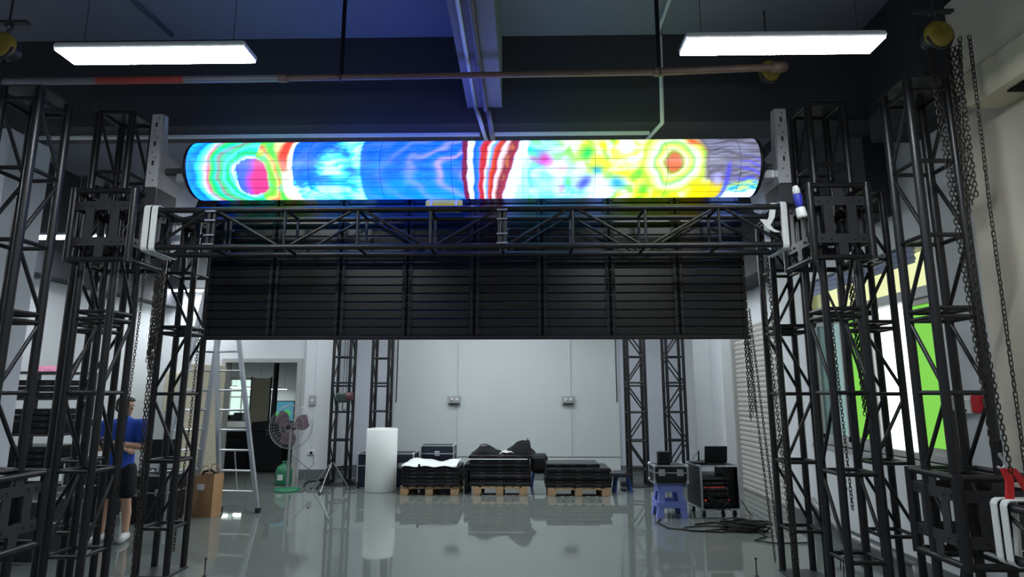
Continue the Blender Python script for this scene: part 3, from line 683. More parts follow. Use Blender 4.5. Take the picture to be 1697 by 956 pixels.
chain('dark chain hanging between truss tower and ladder', [[(-3.40, 6.19, 2.34), (-3.43, 6.22, 1.4), (-3.48, 6.22, .15)], [(-3.36, 6.19, 2.34), (-3.38, 6.22, 1.6)]], .95)
bundle = [[(3.07 + .035 * math.cos(k), 5.53 + .03 * math.sin(k), 2.78 - .02 * k), (3.09 + .03 * math.cos(k), 5.53 + .03 * math.sin(k), 1.65 - .05 * k)] for k in range(5)]
chain('chain bundle hanging against the bright window behind the plug tower', bundle)
chain('dark chain hanging against the pale teal window pane', [[(2.62, 5.2, 2.36), (2.67, 5.22, .9)], [(2.67, 5.2, 2.36), (2.71, 5.22, .75)]], .9)
bundle = [[(3.02 + .03 * math.cos(k), 3.9 + .03 * math.sin(k), 4.1), (3.01 + .03 * math.cos(k), 3.9 + .03 * math.sin(k), 3.0 - .05 * k)] for k in range(4)]
chain('dark load chain and slack bundle running down to the red sling', [[(2.90, 3.97, 4.12), (2.97, 3.96, 1.33)], [(2.94, 3.98, 4.12), (2.99, 3.97, 1.6)]] + bundle)
chain('two long hand chain strands hanging in front of the beige wall', [[(3.05, 3.78, 4.1), (3.00, 3.75, 2.9), (2.98, 3.74, 1.2)], [(2.93, 3.85, 2.9), (2.92, 3.85, 2.3), (2.97, 3.84, 1.22)], [(3.0, 3.8, 4.1), (2.93, 3.85, 2.9)]], .95)
chain('dark chain at the picture edge on the person side', [[(-3.80, 3.95, 4.12), (-3.80, 3.95, 2.8)], [(-3.84, 3.97, 4.12), (-3.84, 3.97, 2.9)]])
def hoist(label, x, y, z, rr=.1):
    t = thing('chain_hoist', label, 'chain hoist', (x, y, z), 'yellow chain hoists')
    MB().lathe([(.0, -.06), (rr * .75, -.06), (rr, -.045), (rr, -.02), (0, -.02)], (0, 0, 0), 28, 'Y').build('wheel_cover', 'yellow', t)
    MB().lathe([(0, -.02), (rr * .7, -.02), (rr * .8, .06), (rr * .5, .09), (0, .09)], (0, 0, 0), 20, 'Y').build('gear_case', 'trussflat', t)
    MB().path([(0, 0, rr * .8), (0, 0, rr * 1.3), (.03, 0, rr * 1.55), (.02, 0, rr * 1.9), (-.02, 0, rr * 1.95), (-.03, 0, rr * 1.7)], .012, 8).build('top_hook', 'trussflat', t)
    MB().tube((0, 0, rr * 1.9), (0, 0, 5.18 - z), .008, n=6).box((-.14, -.02, rr * 1.9), (.14, .02, rr * 1.9 + .02)).build('suspension_bar', 'trussflat', t)
    MB().path([(-rr * .9, -.04, -.02), (-rr * .6, -.04, -rr * .9), (0, -.04, -rr * 1.2), (rr * .6, -.04, -rr * .9), (rr * .9, -.04, -.02)], .012, 6).build('chain_guide', 'trussflat', t)
    return t
hoist('yellow chain hoist hanging above the window-side tower, in the upper corner', 2.95, 3.95, 4.2)
hoist('yellow chain hoist half hidden behind the end of the ceiling pipe', 2.235, 5.05, 4.56)
hoist('chain hoist glimpsed at the picture edge beside the person-side lamp', -3.80, 3.95, 4.2)
hk = thing('lifting_hook', 'dark steel hook joining the chain to the red sling', 'hook', (2.985, 3.93, 1.26))
MB().path([(0, 0, .09), (0, 0, .05), (.02, 0, .02), (.025, 0, -.01), (.0, 0, -.03), (-.022, 0, -.015)], .009, 8).build('hook_body', 'alu', hk)
MB().bbox((-.018, -.014, .07), (.018, .014, .15), .006).build('swivel_block', 'black', hk)

# ------------------------------------------------------------------ right-wall fittings and floor bits
fa = thing('fire_alarm', 'red fire alarm call point beside a small white box on the wall', 'fire alarm', (3.70, 5.1, 1.6))
MB().bbox((-.03, -.13, -.06), (.02, -.03, .08), .01).build('call_point', 'red', fa)
MB().bbox((-.03, -.01, -.07), (.02, .12, .05), .01).build('junction_box', 'plugwhite', fa)
MB().box((-.034, .02, -.05), (-.028, .06, -.035)).build('label_strip', 'black', fa)
tag(MB().path([(3.5, 5.75, .18), (3.5, 6.9, .18), (3.52, 7.6, .36), (3.55, 7.75, .40), (3.6, 7.8, .30), (3.6, 7.8, 0)], .035, 10).path([(3.5, 5.75, .18), (3.5, 5.72, 0)], .035, 10).build('pipe_rail', 'rail'), 'bent grey pipe rail on the floor under the window', 'rail')
sb_ = thing('wall_socket', 'grey socket on the wall beside the green window pane', 'socket', (3.71, 5.36, 1.62)); MB().bbox((-.03, -.05, -.08), (.01, .05, .08), .01).build('plate', 'sash', sb_)
for k in (-1, 1): MB().tube((-.034, k * .018, 0), (-.03, k * .018, 0), .012, n=10).build('outlet', 'black', sb_)
hc = MB().path([(3.69, 5.3, 1.55), (3.68, 5.28, 1.2), (3.66, 5.3, .8), (3.66, 5.34, .45), (3.62, 5.4, .02)], .012, 6).path([(3.69, 5.34, 1.5), (3.67, 5.36, 1.1), (3.67, 5.34, .7), (3.6, 5.3, .02)], .012, 6)
tag(hc.build('hanging_cable', 'rubber'), 'dark cables hanging down the wall below the socket by the window', 'cable')
for x, y, l in ((-3.01, 5.95, 'thin steel rod standing up from the bare floor, person side'), (2.19, 6.05, 'thin steel rod standing up from the bare floor, by the shutter-side tower')):
    t = thing('anchor_rod', l, 'rod', (x, y, 0))
    MB().tube((0, 0, 0), (0, 0, .16), .006, n=8).build('rod', 'trussflat', t); MB().tube((0, 0, .145), (0, 0, .165), .011, n=6).tube((0, 0, 0), (0, 0, .008), .02, n=10).build('nut', 'trussflat', t)
# coil of cable
cc = MB()
for k in range(16):
    rx, ry = .24 + random.uniform(-.07, .07), .15 + random.uniform(-.05, .05); cx, cy = random.uniform(-.06, .06), random.uniform(-.05, .05); zz = .012 + .006 * k
    cc.path([(cx + rx * math.cos(t), cy + ry * math.sin(t), zz + .012 * math.sin(3 * t + k)) for t in [2 * math.pi * q / 28 for q in range(28)]], .010, 5, True)
cc.path([(-.2, .05, .02), (-.5, .15, .012), (-.75, .05, .012), (-.72, -.12, .012), (-.35, -.2, .012), (0, -.12, .02)], .010, 5)
cc.path([(-.2, -.1, .03), (-.6, -.15, .012), (-.95, .0, .012), (-1.02, .35, .012), (-.92, .6, .012)], .010, 5)
cc.path([(.2, .1, .03), (.1, .3, .012), (-.3, .36, .012), (-.55, .25, .012)], .010, 5)
cc.path([(.1, -.12, .02), (.12, -.4, .012), (-.1, -.6, .012), (.1, -.75, .012), (.5, -.7, .012)], .009, 5)
tag(cc.build('cable_coil', 'rubber', None, (2.78, 8.0, 0)), 'loose coil of black cable on the floor beside the rack case', 'cable')
fc = MB()
for x, y in ((3.0, 6.05), (3.1, 6.3), (3.15, 5.95)):
    fc.path([(x, y, 0), (x + .01, y, .16), (x + .03, y + .02, .17), (x + .22, y + .05, .165), (x + .24, y + .06, .15), (x + .24, y + .06, 0)], .006, 5)
tag(fc.build('wire_stand', 'trussflat'), 'thin bent wire stands on the floor below the window', 'wire stand')

# ------------------------------------------------------------------ objects at the back
# foam roll
fo = thing('foam_roll', 'tall white roll of packing foam standing on the floor', 'foam roll', (-2.535, 10.95, 0))
fm = MB().lathe([(.0, 0), (.262, 0), (.272, .012), (.272, 1.055), (.264, 1.068), (.05, 1.072), (.05, .9), (0, .9)], n=48)
fm.build('rolled_foam', 'foam', fo)
MB().path([((.05 + .21 * q / 90) * math.cos(q * .5), (.05 + .21 * q / 90) * math.sin(q * .5), 1.072) for q in range(90)], .003, 4).build('spiral_edge', 'strap', fo)
MB().ribbon([(.2715, 0.0, 0.01), (.2715, 0, .5), (.2715, 0, 1.06)], (0, 1, 0), .03, .004).build('loose_edge', 'foam', fo)
# pallets and panels
def pallet(label, x0, x1, y, mat_='wood'):
    t = thing('wooden_pallet', label, 'pallet', ((x0 + x1) / 2, y, 0), 'wooden pallets'); L = x1 - x0; D = .9
    for k in range(7):
        u = -L / 2 + (L - .1) * k / 6; MB().bbox((u, 0, .125), (u + .1, D, .145), .004).build('deck_board', mat_, t)
    for v_ in (0, .4, .8): MB().bbox((-L / 2, v_, .105), (L / 2, v_ + .1, .125), .004).build('stringer_board', mat_, t)
    for u in (-L / 2, -.07, L / 2 - .14):
        for v_ in (0, .4, .8): MB().bbox((u, v_, .02), (u + .14 if u != -.07 else .055, v_ + .1, .105), .006).build('block', mat_, t)
        MB().bbox((u, 0, 0), (u + .12, D, .02), .004).build('bottom_board', mat_, t)
    return t
def led_panel(label, x0, x1, y0, y1, z0, th, grp):
    t = thing('led_panel', label, 'LED panel', ((x0 + x1) / 2, (y0 + y1) / 2, z0), grp); L, D = (x1 - x0) / 2, (y1 - y0) / 2
    MB().bbox((-L, -D, 0), (L, D, th * .78), .006).build('cabinet', 'black', t)
    MB().bbox((-L + .012, -D + .012, th * .78), (L - .012, D - .012, th * .95), .004).build('module_face', 'blackgloss', t)
    for u in (-.6, 0, .6): MB().bbox((u * L - .04, -D - .008, th * .25), (u * L + .04, -D, th * .55), .003).build('grip', 'trussflat', t)
    return t
pallet('pine pallet under the panels topped with white foam, nearest the foam roll', -2.09, -1.10, 10.47)
pallet('middle pine pallet under the panels topped with black cloth bags', -.86, .06, 10.49)
pallet('greyed pine pallet under the low panel stack nearest the stool', .40, 1.44, 10.4)
ORD = ['lowest', 'second', 'third', 'fourth', 'fifth', 'sixth', 'seventh', 'topmost']
def stack(x0, x1, y0, y1, z0, n, th, where, grp):
    for k in range(n):
        o = ORD[k] if k < n - 1 else 'topmost'
        led_panel(f'black LED panel lying flat, {o} of {n} on the pallet {where}', x0 + random.uniform(-.02, .02), x1 + random.uniform(-.02, .02), y0 + random.uniform(-.01, .02), y1, z0 + k * th, th, grp)
stack(-2.06, -1.08, 10.45, 11.3, .145, 5, .063, 'with the white foam sheet', 'panels beside the foam roll')
stack(-.93, .12, 10.5, 11.3, .145, 7, .062, 'with the black bags', 'panels on the middle pallet')
stack(.36, 1.46, 10.4, 11.2, .145, 5, .062, 'nearest the blue stool', 'panels nearest the stool')
led_panel('smaller black LED panel on top of the stack nearest the stool', .38, 1.30, 10.6, 11.2, .457, .05, 'panels nearest the stool')
led_panel('black LED panel jutting out sideways from the stack nearest the stool', 1.49, 1.86, 10.7, 11.2, .28, .05, 'panels nearest the stool')
tb = thing('plastic_stool', 'blue plastic stool propping the jutting panel behind the third pallet', 'stool', (1.72, 10.95, 0))
MB().bbox((-.12, -.12, .25), (.12, .12, .278), .01).build('seat', 'bluebin', tb)
for a in (-1, 1):
    for c in (-1, 1): MB().tube((a * .14, c * .14, 0), (a * .1, c * .1, .26), .022, .018, 8).build('leg', 'bluebin', tb)
# foam sheet on first stack
fs = MB(); nx, ny = 14, 6; vv = []
for j in range(ny + 1):
    for i in range(nx + 1):
        x = -2.08 + .94 * i / nx; y = 10.44 + .8 * j / ny; vv.append((x, y, .468 + .05 * (math.sin(i * .55) * .5 + .5) * (j / ny) + .012 * math.sin(i * 1.3 + j)))
n0 = len(vv); vv += [(x, y, z - .012) for x, y, z in vv]
ff = []
for j in range(ny):
    for i in range(nx):
        a = j * (nx + 1) + i; q = (a, a + 1, a + nx + 2, a + nx + 1); ff += [q, tuple(n0 + k for k in reversed(q))]
for i in range(nx): ff.append((i, n0 + i, n0 + i + 1, i + 1)); a = ny * (nx + 1) + i; ff.append((a, a + 1, n0 + a + 1, n0 + a))
for j in range(ny): a = j * (nx + 1); b_ = a + nx + 1; ff.append((a, b_, n0 + b_, n0 + a)); a += nx; b_ += nx; ff.append((a, n0 + a, n0 + b_, b_))
fs.add(vv, ff, True)
fso = thing('foam_sheet', 'curled white foam sheet lying on the panel stack beside the foam roll', 'foam sheet', (0, 0, .012)); fs.build('sheet', 'foam', fso)
MB().bbox((-1.79, 10.425, .452), (-1.755, 10.46, .50), .006).build('black_clip', 'black', fso)
tag(MB().bbox((-.93, 10.49, .581), (.06, 11.2, .592), .003).build('foam_sheet', 'foam'), 'thin flat white foam sheet under the black bags', 'foam sheet')
led_panel('black LED panel lying above the thin white foam sheet', -.94, .14, 10.52, 11.25, .594, .06, 'panels on the middle pallet')
def lump(name, label, cat, c, prof, depth, m, seed, part):
    """soft heap: outline prof in x-z, slumped towards front and back"""
    P = []
    for (x0, q0), (x1, q1) in zip(prof, prof[1:]):
        for k in range(4): P.append((x0 + (x1 - x0) * k / 4, q0 + (q1 - q0) * k / 4))
    P.append(prof[-1]); n = len(P); K = 14; v = []
    for j in range(K + 1):
        w_ = j / K * 2 - 1; sc = max(.04, (1 - abs(w_) ** 3.2))
        for x, q in P:
            d = noise.noise((x * 14, w_ * 4, seed)) * .022 + noise.noise((x * 34, w_ * 9, seed + 5)) * .010
            v.append((x * (.86 + .14 * sc) + d, w_ * depth, max(0, q * sc * (1 + .12 * noise.noise((x * 9, w_ * 3, seed + 9))) + (d if q > .02 else 0))))
    f = [(j * n + i, j * n + i + 1, (j + 1) * n + i + 1, (j + 1) * n + i) for j in range(K) for i in range(n - 1)]
    f += [(j * n + n - 1, j * n, (j + 1) * n, (j + 1) * n + n - 1) for j in range(K)] + [tuple(range(n)), tuple(range(K * n, K * n + n))]
    t = thing(name, label, cat, c); MB().add(v, f, True).build(part, m, t); return t
t = lump('cloth_bag', 'taller soft black bag on the middle panel stack, beside the tangled straps', 'bag', (-.07, 10.85, .655), [(-.30, 0), (-.22, .07), (-.09, .145), (0, .20), (.13, .215), (.17, .19), (.19, .09), (.26, .03), (.27, 0)], .2, 'blackcloth', 3, 'bag_body')
MB().path([(-.12, -.05, .12), (-.05, -.08, .19), (.06, -.07, .22), (.14, -.05, .2)], .010, 6).build('bag_handle', 'blackcloth', t)
MB().path([(.13, -.02, .2), (.135, -.02, .26)], .007, 5).build('zip_pull', 'trussflat', t)
t = lump('cloth_bag', 'flatter black cloth bundle on the middle panel stack, nearer the foam roll', 'bag', (-.62, 10.85, .655), [(-.30, 0), (-.22, .06), (-.15, .115), (-.02, .125), (.1, .08), (.2, .03), (.24, 0)], .2, 'blackcloth', 8, 'bag_body')
MB().path([(-.18, -.06, .08), (-.13, -.08, .15), (-.04, -.08, .16), (.06, -.06, .11)], .008, 6).build('bag_handle', 'blackcloth', t)
stp = MB().ribbon([(-.42, 10.68, .66), (-.36, 10.66, .70), (-.30, 10.67, .685), (-.22, 10.68, .70), (-.14, 10.7, .67)], (.1, 1, .3), .06, .006).ribbon([(-.40, 10.72, .675), (-.33, 10.72, .71), (-.27, 10.71, .70)], (.3, 1, .2), .05, .006)
tag(stp.build('webbing_strap', 'strap'), 'tangled pale webbing strap between the two black bags', 'strap')
# case hanging at the stack side
ca_ = thing('speaker_box', 'black rounded box against the side of the middle panel stack', 'box', (.29, 11.52, .27))
MB().bbox((-.17, -.25, .0), (.15, .25, .30), .05).build('body', 'black', ca_); MB().bbox((-.12, -.258, .05), (.10, -.248, .25), .01).build('front_grille', 'blackcloth', ca_)
bn = thing('plastic_stool', 'blue plastic stool under the black rounded box between two pallets', 'stool', (.30, 11.52, 0))
MB().bbox((-.14, -.14, .24), (.14, .14, .27), .012).build('seat', 'bluebin', bn)
for a in (-1, 1):
    for c in (-1, 1): MB().tube((a * .16, c * .16, 0), (a * .12, c * .12, .25), .024, .02, 8).build('leg', 'bluebin', bn)
dk = thing('equipment_box', 'dark box standing between the foam-topped stack and the middle stack', 'box', (-.99, 11.0, 0)); MB().bbox((-.04, -.3, 0), (.04, .3, .48), .01).build('body', 'black', dk); MB().bbox((-.03, -.308, .1), (.03, -.298, .4), .004).build('front_panel', 'blackgloss', dk)
# flight cases
def flight_case(label, x, y, z, L, D, H, panel='casenavy', grp=None, lid=.65, latches=(-.55, .55), rz=0):
    t = thing('flight_case', label, 'flight case', (x, y, z), grp, rz); hl, hd = L / 2, D / 2
    MB().bbox((-hl, -hd, 0), (hl, hd, H * lid - .004), .012).build('body', panel, t)
    MB().bbox((-hl, -hd, H * lid + .004), (hl, hd, H), .012).build('lid', panel, t)
    e = .012; ed = MB()
    for sx_ in (-1, 1):
        for sy_ in (-1, 1): ed.box((sx_ * hl - e, sy_ * hd - e, 0), (sx_ * hl + e, sy_ * hd + e, H))
    for z_ in (0, H * lid, H):
        for s_ in (-1, 1): ed.box((-hl, s_ * hd - e, max(0, z_ - e)), (hl, s_ * hd + e * .6, z_ + e * .3)); ed.box((s_ * hl - e, -hd, max(0, z_ - e)), (s_ * hl + e * .6, hd, z_ + e * .3))
    ed.build('edge_trim', 'alu', t)
    for u in latches:
        l_ = MB().bbox((u * hl - .045, -hd - .018, H * lid - .045), (u * hl + .045, -hd - .006, H * lid + .045), .006).build('latch', 'alu', t)
        MB().tube((u * hl, -hd - .026, H * lid - .02), (u * hl, -hd - .026, H * lid + .02), .01, n=8).build('latch_lever', 'wire', l_)
    for sx_ in (-1, 1):
        for sy_ in (-1, 1):
            for z_ in (.012, H - .006): link('ball_corner', cached(('ball_corner',), lambda: mset(MB().ball((0, 0, 0), .026, 8, 6).mesh('ball_corner'), 'alu')), t, (sx_ * (hl - .004), sy_ * (hd - .004), max(.02, z_)))
    return t
flight_case('wide navy flight case with aluminium edges behind the white foam roll', -2.53, 11.52, 0, 1.02, .5, .60)
flight_case('small navy flight case behind the foam-topped panel stack', -1.63, 11.78, .0, .62, .4, .72, lid=.8, latches=(0,))
flight_case('silver-edged black flight case lying on the blue stool', 2.04, 8.82, .46, .46, .34, .24, 'casepanel', lid=.62)
# stool
sl = thing('plastic_stool', 'periwinkle blue plastic step stool carrying the small flight case', 'stool', (2.045, 8.86, 0))
MB().bbox((-.165, -.155, .425), (.165, .155, .455), .02).build('seat', 'bluestool', sl)
for sx_ in (-1, 1):
    for sy_ in (-1, 1):
        q = MB(); a, b_ = .215, .15; c, d_ = .20, .14
        def lv_(z_): k = 1 - z_ / .43; return b_ + (a - b_) * k, d_ + (c - d_) * k
        v = []
        for z_ in (0, .43):
            X, Y = lv_(z_); wd_ = .088
            v += [(sx_ * X, sy_ * Y, z_), (sx_ * (X - wd_), sy_ * Y, z_), (sx_ * (X - wd_), sy_ * (Y - .02), z_), (sx_ * (X - .02), sy_ * (Y - .02), z_), (sx_ * (X - .02), sy_ * (Y - wd_), z_), (sx_ * X, sy_ * (Y - wd_), z_)]
        q.add(v, [tuple(range(6)), tuple(range(6, 12))] + [(i, (i + 1) % 6, 6 + (i + 1) % 6, 6 + i) for i in range(6)])
        q.build('leg', 'bluestool', sl)
for s_ in (-1, 1):
    MB().bbox((-.155, s_ * .152 - .012, .34), (.155, s_ * .152 + .012, .43), .006).bbox((-.185, s_ * .178 - .012, .13), (.185, s_ * .178 + .012, .215), .006).build('stretcher', 'bluestool', sl)
    MB().bbox((s_ * .165 - .012, -.145, .34), (s_ * .165 + .012, .145, .43), .006).bbox((s_ * .195 - .012, -.17, .13), (s_ * .195 + .012, .17, .215), .006).build('side_stretcher', 'bluestool', sl)
rt = thing('network_box', 'small black network box on top of the silver-edged flight case', 'electronics', (1.99, 8.84, .705)); MB().bbox((-.085, -.06, 0), (.085, .06, .17), .012).build('casing', 'black', rt); MB().box((-.06, -.063, .02), (.06, -.06, .03)).build('vent_slot', 'trussflat', rt)
# rack case on casters
rk = thing('rack_case', 'black flight rack case on casters full of wired electronics', 'rack case', (2.70, 8.98, 0), rz=R(5))
rw, rd, z0, z1 = .265, .28, .115, .69
MB().box((-rw, -rd, z0), (-rw + .012, rd, z1)).build('side_panel', 'casepanel', rk); MB().box((rw - .012, -rd, z0), (rw, rd, z1)).build('side_panel', 'casepanel', rk)
MB().box((-rw, -rd, z1 - .012), (rw, rd, z1)).build('top_panel', 'casepanel', rk); MB().box((-rw, -rd, z0), (rw, rd, z0 + .012)).build('bottom_panel', 'casepanel', rk); MB().box((-rw, rd - .012, z0), (rw, rd, .50)).build('back_panel', 'casepanel', rk)
ed = MB(); e = .011
for sx_ in (-1, 1):
    for sy_ in (-1, 1): ed.box((sx_ * rw - e, sy_ * rd - e, z0), (sx_ * rw + e, sy_ * rd + e, z1))
for z_ in (z0, z1):
    for s_ in (-1, 1): ed.box((-rw, s_ * rd - e, z_ - e), (rw, s_ * rd + e, z_ + e)); ed.box((s_ * rw - e, -rd, z_ - e), (s_ * rw + e, rd, z_ + e))
ed.build('edge_trim', 'alu', rk)
for k, (za, zb, m_) in enumerate(((.50, .545, 'trussflat'), (.435, .485, 'black'), (.36, .42, 'trussflat'), (.27, .35, 'black'), (.15, .245, 'casepanel'))):
    u = MB().bbox((-rw + .02, -rd + .03, za), (rw - .14 if k else rw - .1, rd - .03, zb), .004).build('rack_unit', m_, rk)
    kn = MB()
    for q in range(9): kn.tube((-rw + .05 + q * .04, -rd + .028, (za + zb) / 2), (-rw + .05 + q * .04, -rd + .014, (za + zb) / 2), .007, n=8)
    kn.build('connector', 'wire', u)
    if k in (2, 4):
        li = MB()
        for q in range(10 if k == 2 else 2): u0 = -rw + .05 + q * (.03 if k == 2 else .33); li.box((u0, -rd + .012, zb - .018), (u0 + (.006 if k == 2 else .012), -rd + .02, zb - (.012 if k == 2 else .006)))
        li.build('indicator_light', 'ledred', u)
MB().bbox((rw - .13, -rd + .05, .14), (rw - .02, rd - .05, z1 - .02), .006).build('power_strip', 'black', rk)
wi = MB()
for q in range(9):
    a = random.uniform(-.24, .1); b_ = random.uniform(-.1, .2); za = random.choice((.20, .31, .39, .46)); zb = random.uniform(.16, .3)
    wi.path([(a, -rd + .015, za), (a + .02, -rd - .03, za - .04), ((a + b_) / 2, -rd - .04, min(za, zb) - .05), (b_, -rd - .02, zb)], .006, 5)
wi.path([(-.02, -.1, z1 + .02), (.06, -rd - .015, z1), (.12, -rd - .02, z1 - .12), (.14, -rd - .01, .4)], .006, 5).path([(-.1, -.1, z1 + .02), (-.05, -rd - .015, z1), (.06, -rd - .02, z1 - .1), (.12, -rd - .01, .45)], .006, 5)
wi.path([(rw + .01, -.1, .2), (rw + .06, -.12, .24), (rw + .12, -.15, .15), (rw + .18, -.2, .02), (rw + .2, -.22, .01)], .007, 5)
wi.build('patch_cable', 'rubber', rk)
tp = MB().path([(rw + .012, -.15, .42), (rw + .03, -.15, .34), (rw + .035, -.13, .30), (rw + .03, -.1, .36), (rw + .012, -.1, .44)], .009, 5); tp.build('spare_cable', 'casenavy', rk)
for sx_ in (-1, 1):
    for sy_ in (-1, 1):
        c_ = MB().tube((sx_ * .22 - .016, sy_ * .2, .042), (sx_ * .22 + .016, sy_ * .2, .042), .042, n=18).build('caster', 'rubber', rk)
        MB().box((sx_ * .22 - .024, sy_ * .2 - .02, .04), (sx_ * .22 - .018, sy_ * .2 + .02, .106)).box((sx_ * .22 + .018, sy_ * .2 - .02, .04), (sx_ * .22 + .024, sy_ * .2 + .02, .106)).box((sx_ * .22 - .03, sy_ * .2 - .03, .1), (sx_ * .22 + .03, sy_ * .2 + .03, .106)).build('caster_fork', 'alu', c_)
lp = thing('laptop', 'open black laptop standing on the rack case, lid towards the viewer', 'laptop', (2.77, 8.98, .703), rz=R(3))
MB().bbox((-.165, 0, 0), (.165, .24, .018), .005).build('keyboard_base', 'black', lp)
MB().bbox((-.165, -.008, 0.012), (.165, .004, .24), .004, Matrix.Rotation(R(-8), 4, 'X').inverted()).build('lid', 'black', lp)
kb = thing('keyboard', 'low black keyboard lying on the rack case beside the laptop', 'keyboard', (2.50, 8.93, .703), rz=R(8)); MB().bbox((-.1, -.1, 0), (.085, .1, .02), .006).build('tray', 'black', kb)
ky = MB()
for i in range(7):
    for j in range(5): ky.bbox((-.09 + i * .024, -.085 + j * .034, .02), (-.07 + i * .024, -.058 + j * .034, .026), .002)
ky.build('key_block', 'trussflat', kb)
wm = thing('wireless_antenna', 'small black antenna standing between keyboard and laptop', 'antenna', (2.56, 9.1, .703)); MB().bbox((-.02, -.015, 0), (.02, .015, .03), .005).build('base', 'black', wm); MB().tube((0, 0, .03), (.004, 0, .16), .011, n=10).path([(-.01, 0, .12), (-.06, 0, .09), (-.09, 0, .02)], .004, 5).build('mast', 'black', wm)
# wall boxes, switch boxes and cables on the back wall
for x, l in ((-1.475, 'grey twin-knob wall box above the foam-topped stack'), (.945, 'grey twin-knob wall box above the third pallet')):
    t = thing('wall_box', l, 'electrical box', (x, 12.95, 1.535), 'twin wall boxes on the white panel')
    MB().bbox((-.13, -.09, -.085), (.13, 0, .1), .012).build('box_body', 'sash', t)
    for u in (-.055, .055):
        MB().lathe([(.034, -.105), (.034, -.088), (.026, -.088)], (u, 0, .02), 16, 'Y').build('knob', 'plugwhite', t)
    MB().bbox((-.11, -.095, -.08), (.11, -.088, -.045), .003).build('cover_strip', 'trussflat', t)
    tag(MB().tube((x + .06, 12.935, 1.6), (x + .06, 12.935, 3.9), .008, n=6).tube((x + .06, 12.935, .38), (x + .06, 12.935, 1.46), .008, n=6).build('cable_conduit', 'conduit'), 'thin white conduit above and below the wall box ' + l.split('box ', 1)[1], 'conduit')
for x, y, l in ((-4.27, 12.24, 'grey switch box on the white pillar above the fan'), (3.98 - .15, 12.1, 'grey switch box on the corner pillar beside the shutter')):
    t = thing('switch_box', l, 'switch', (x, y, 1.55)); MB().bbox((-.07, -.05, -.1), (.07, 0, .1), .012).build('box_body', 'sash', t); MB().bbox((-.025, -.062, -.02), (.025, -.05, .03), .004).build('toggle', 'plugwhite', t)
tag(MB().tube((-4.24, 12.23, 1.66), (-4.24, 12.23, 4.5), .012, n=6).tube((-4.24, 12.23, .55), (-4.24, 12.23, 1.44), .008, n=6).build('cable_conduit', 'conduit'), 'white conduit running up the pillar from its switch box', 'conduit')
so = thing('wall_socket', 'white socket low on the pillar behind the fan', 'socket', (-4.24, 12.24, .52)); MB().bbox((-.07, -.03, -.04), (.07, 0, .05), .008).build('plate', 'plugwhite', so); MB().bbox((-.02, -.06, -.02), (.03, -.03, .03), .006).build('plug', 'black', so)
for x, z0_, z1_, m_, l in ((-2.72, 1.5, 3.9, 'rubber', 'black cable hanging down the white panel edge beside the foam roll tower'), (1.98, 1.5, 3.9, 'rubber', 'black cable hanging down the white panel edge by the third pallet'), (2.25, .1, 3.9, 'conduitgrey', 'grey cable running down the wall next to the stool-side towers')):
    tag(MB().tube((x, 12.93, z0_), (x, 12.93, z1_), .010, n=6).build('wall_cable', m_), l, 'cable')
# motor hoist hanging in the back tower, tripod
mo = thing('electric_hoist', 'dark electric chain hoist hanging inside the back tower beside the pillar', 'hoist', (-3.40, 11.38, 1.6))
MB().bbox((-.12, -.1, -.08), (.10, .06, .10), .03).build('motor_body', 'hoistgreen', mo) ; MB().lathe([(.0, -.08), (.07, -.08), (.08, -.04), (.08, .08), (0, .08)], (.1, -.02, .03), 18, 'X').build('motor_end', 'hoistred', mo)
MB().tube((0, -.02, .1), (0, -.02, 1.8), .006, n=5).tube((.05, -.02, .1), (.05, -.02, 1.8), .006, n=5).build('load_chain', 'chain', mo); MB().path([(0, -.02, -.08), (0, -.02, -.2), (.03, -.02, -.24), (.05, -.02, -.2)], .012, 6).build('hook', 'trussflat', mo)
tr = thing('tripod_stand', 'thin black tripod stand in front of the back tower by the pillar', 'tripod', (-3.43, 11.0, 0))
MB().tube((0, 0, .25), (.04, .05, 1.45), .015, n=8).build('pole', 'truss', tr)
for q in ((-.05, -.45, 0), (-.38, .08, 0), (.3, .12, 0)): 
    l_ = MB().tube(q, (0, 0, .5), .011, n=8).build('leg', 'wire', tr); MB().tube((q[0], q[1], 0), (q[0], q[1], .03), .018, n=8).build('rubber_foot', 'rubber', l_)
MB().tube((-.02, 0, .44), (.02, 0, .56), .03, n=10).build('collar', 'black', tr)
MB().tube((-.45, -.1, 0), (-.45, -.1, .28), .005, n=6).bbox((-.46, -.3, 0), (-.44, .05, .03), .004).build('prop_bar', 'wire', tr)
# fan
fn = thing('pedestal_fan', 'big wire-caged pedestal fan on a green round base by the doorway', 'fan', (-4.175, 10.9, 0))
MB().lathe([(.0, 0), (.23, 0), (.235, .02), (.2, .04), (.05, .06), (0, .06)], n=32).build('base', 'green', fn)
MB().tube((0, 0, .05), (0, 0, 1.05), .022, n=12).tube((0, 0, .05), (0, 0, .5), .028, n=12).build('pole', 'wire', fn)
MB().lathe([(0, -.05), (.06, -.05), (.075, 0), (.07, .1), (.03, .15), (0, .15)], (0, .05, 1.1), 18, 'Y').build('motor', 'trussflat', fn)
cg = MB(); FR = .385
for r_, y_ in ((FR, 0), (FR * .97, -.05), (FR * .7, -.1), (FR * .4, -.115), (.07, -.12), (FR * .97, .05), (FR * .6, .09)):
    cg.path([(r_ * math.cos(t), y_, 1.1 + r_ * math.sin(t)) for t in [2 * math.pi * q / 40 for q in range(40)]], .006 if r_ == FR else .003, 5, True)
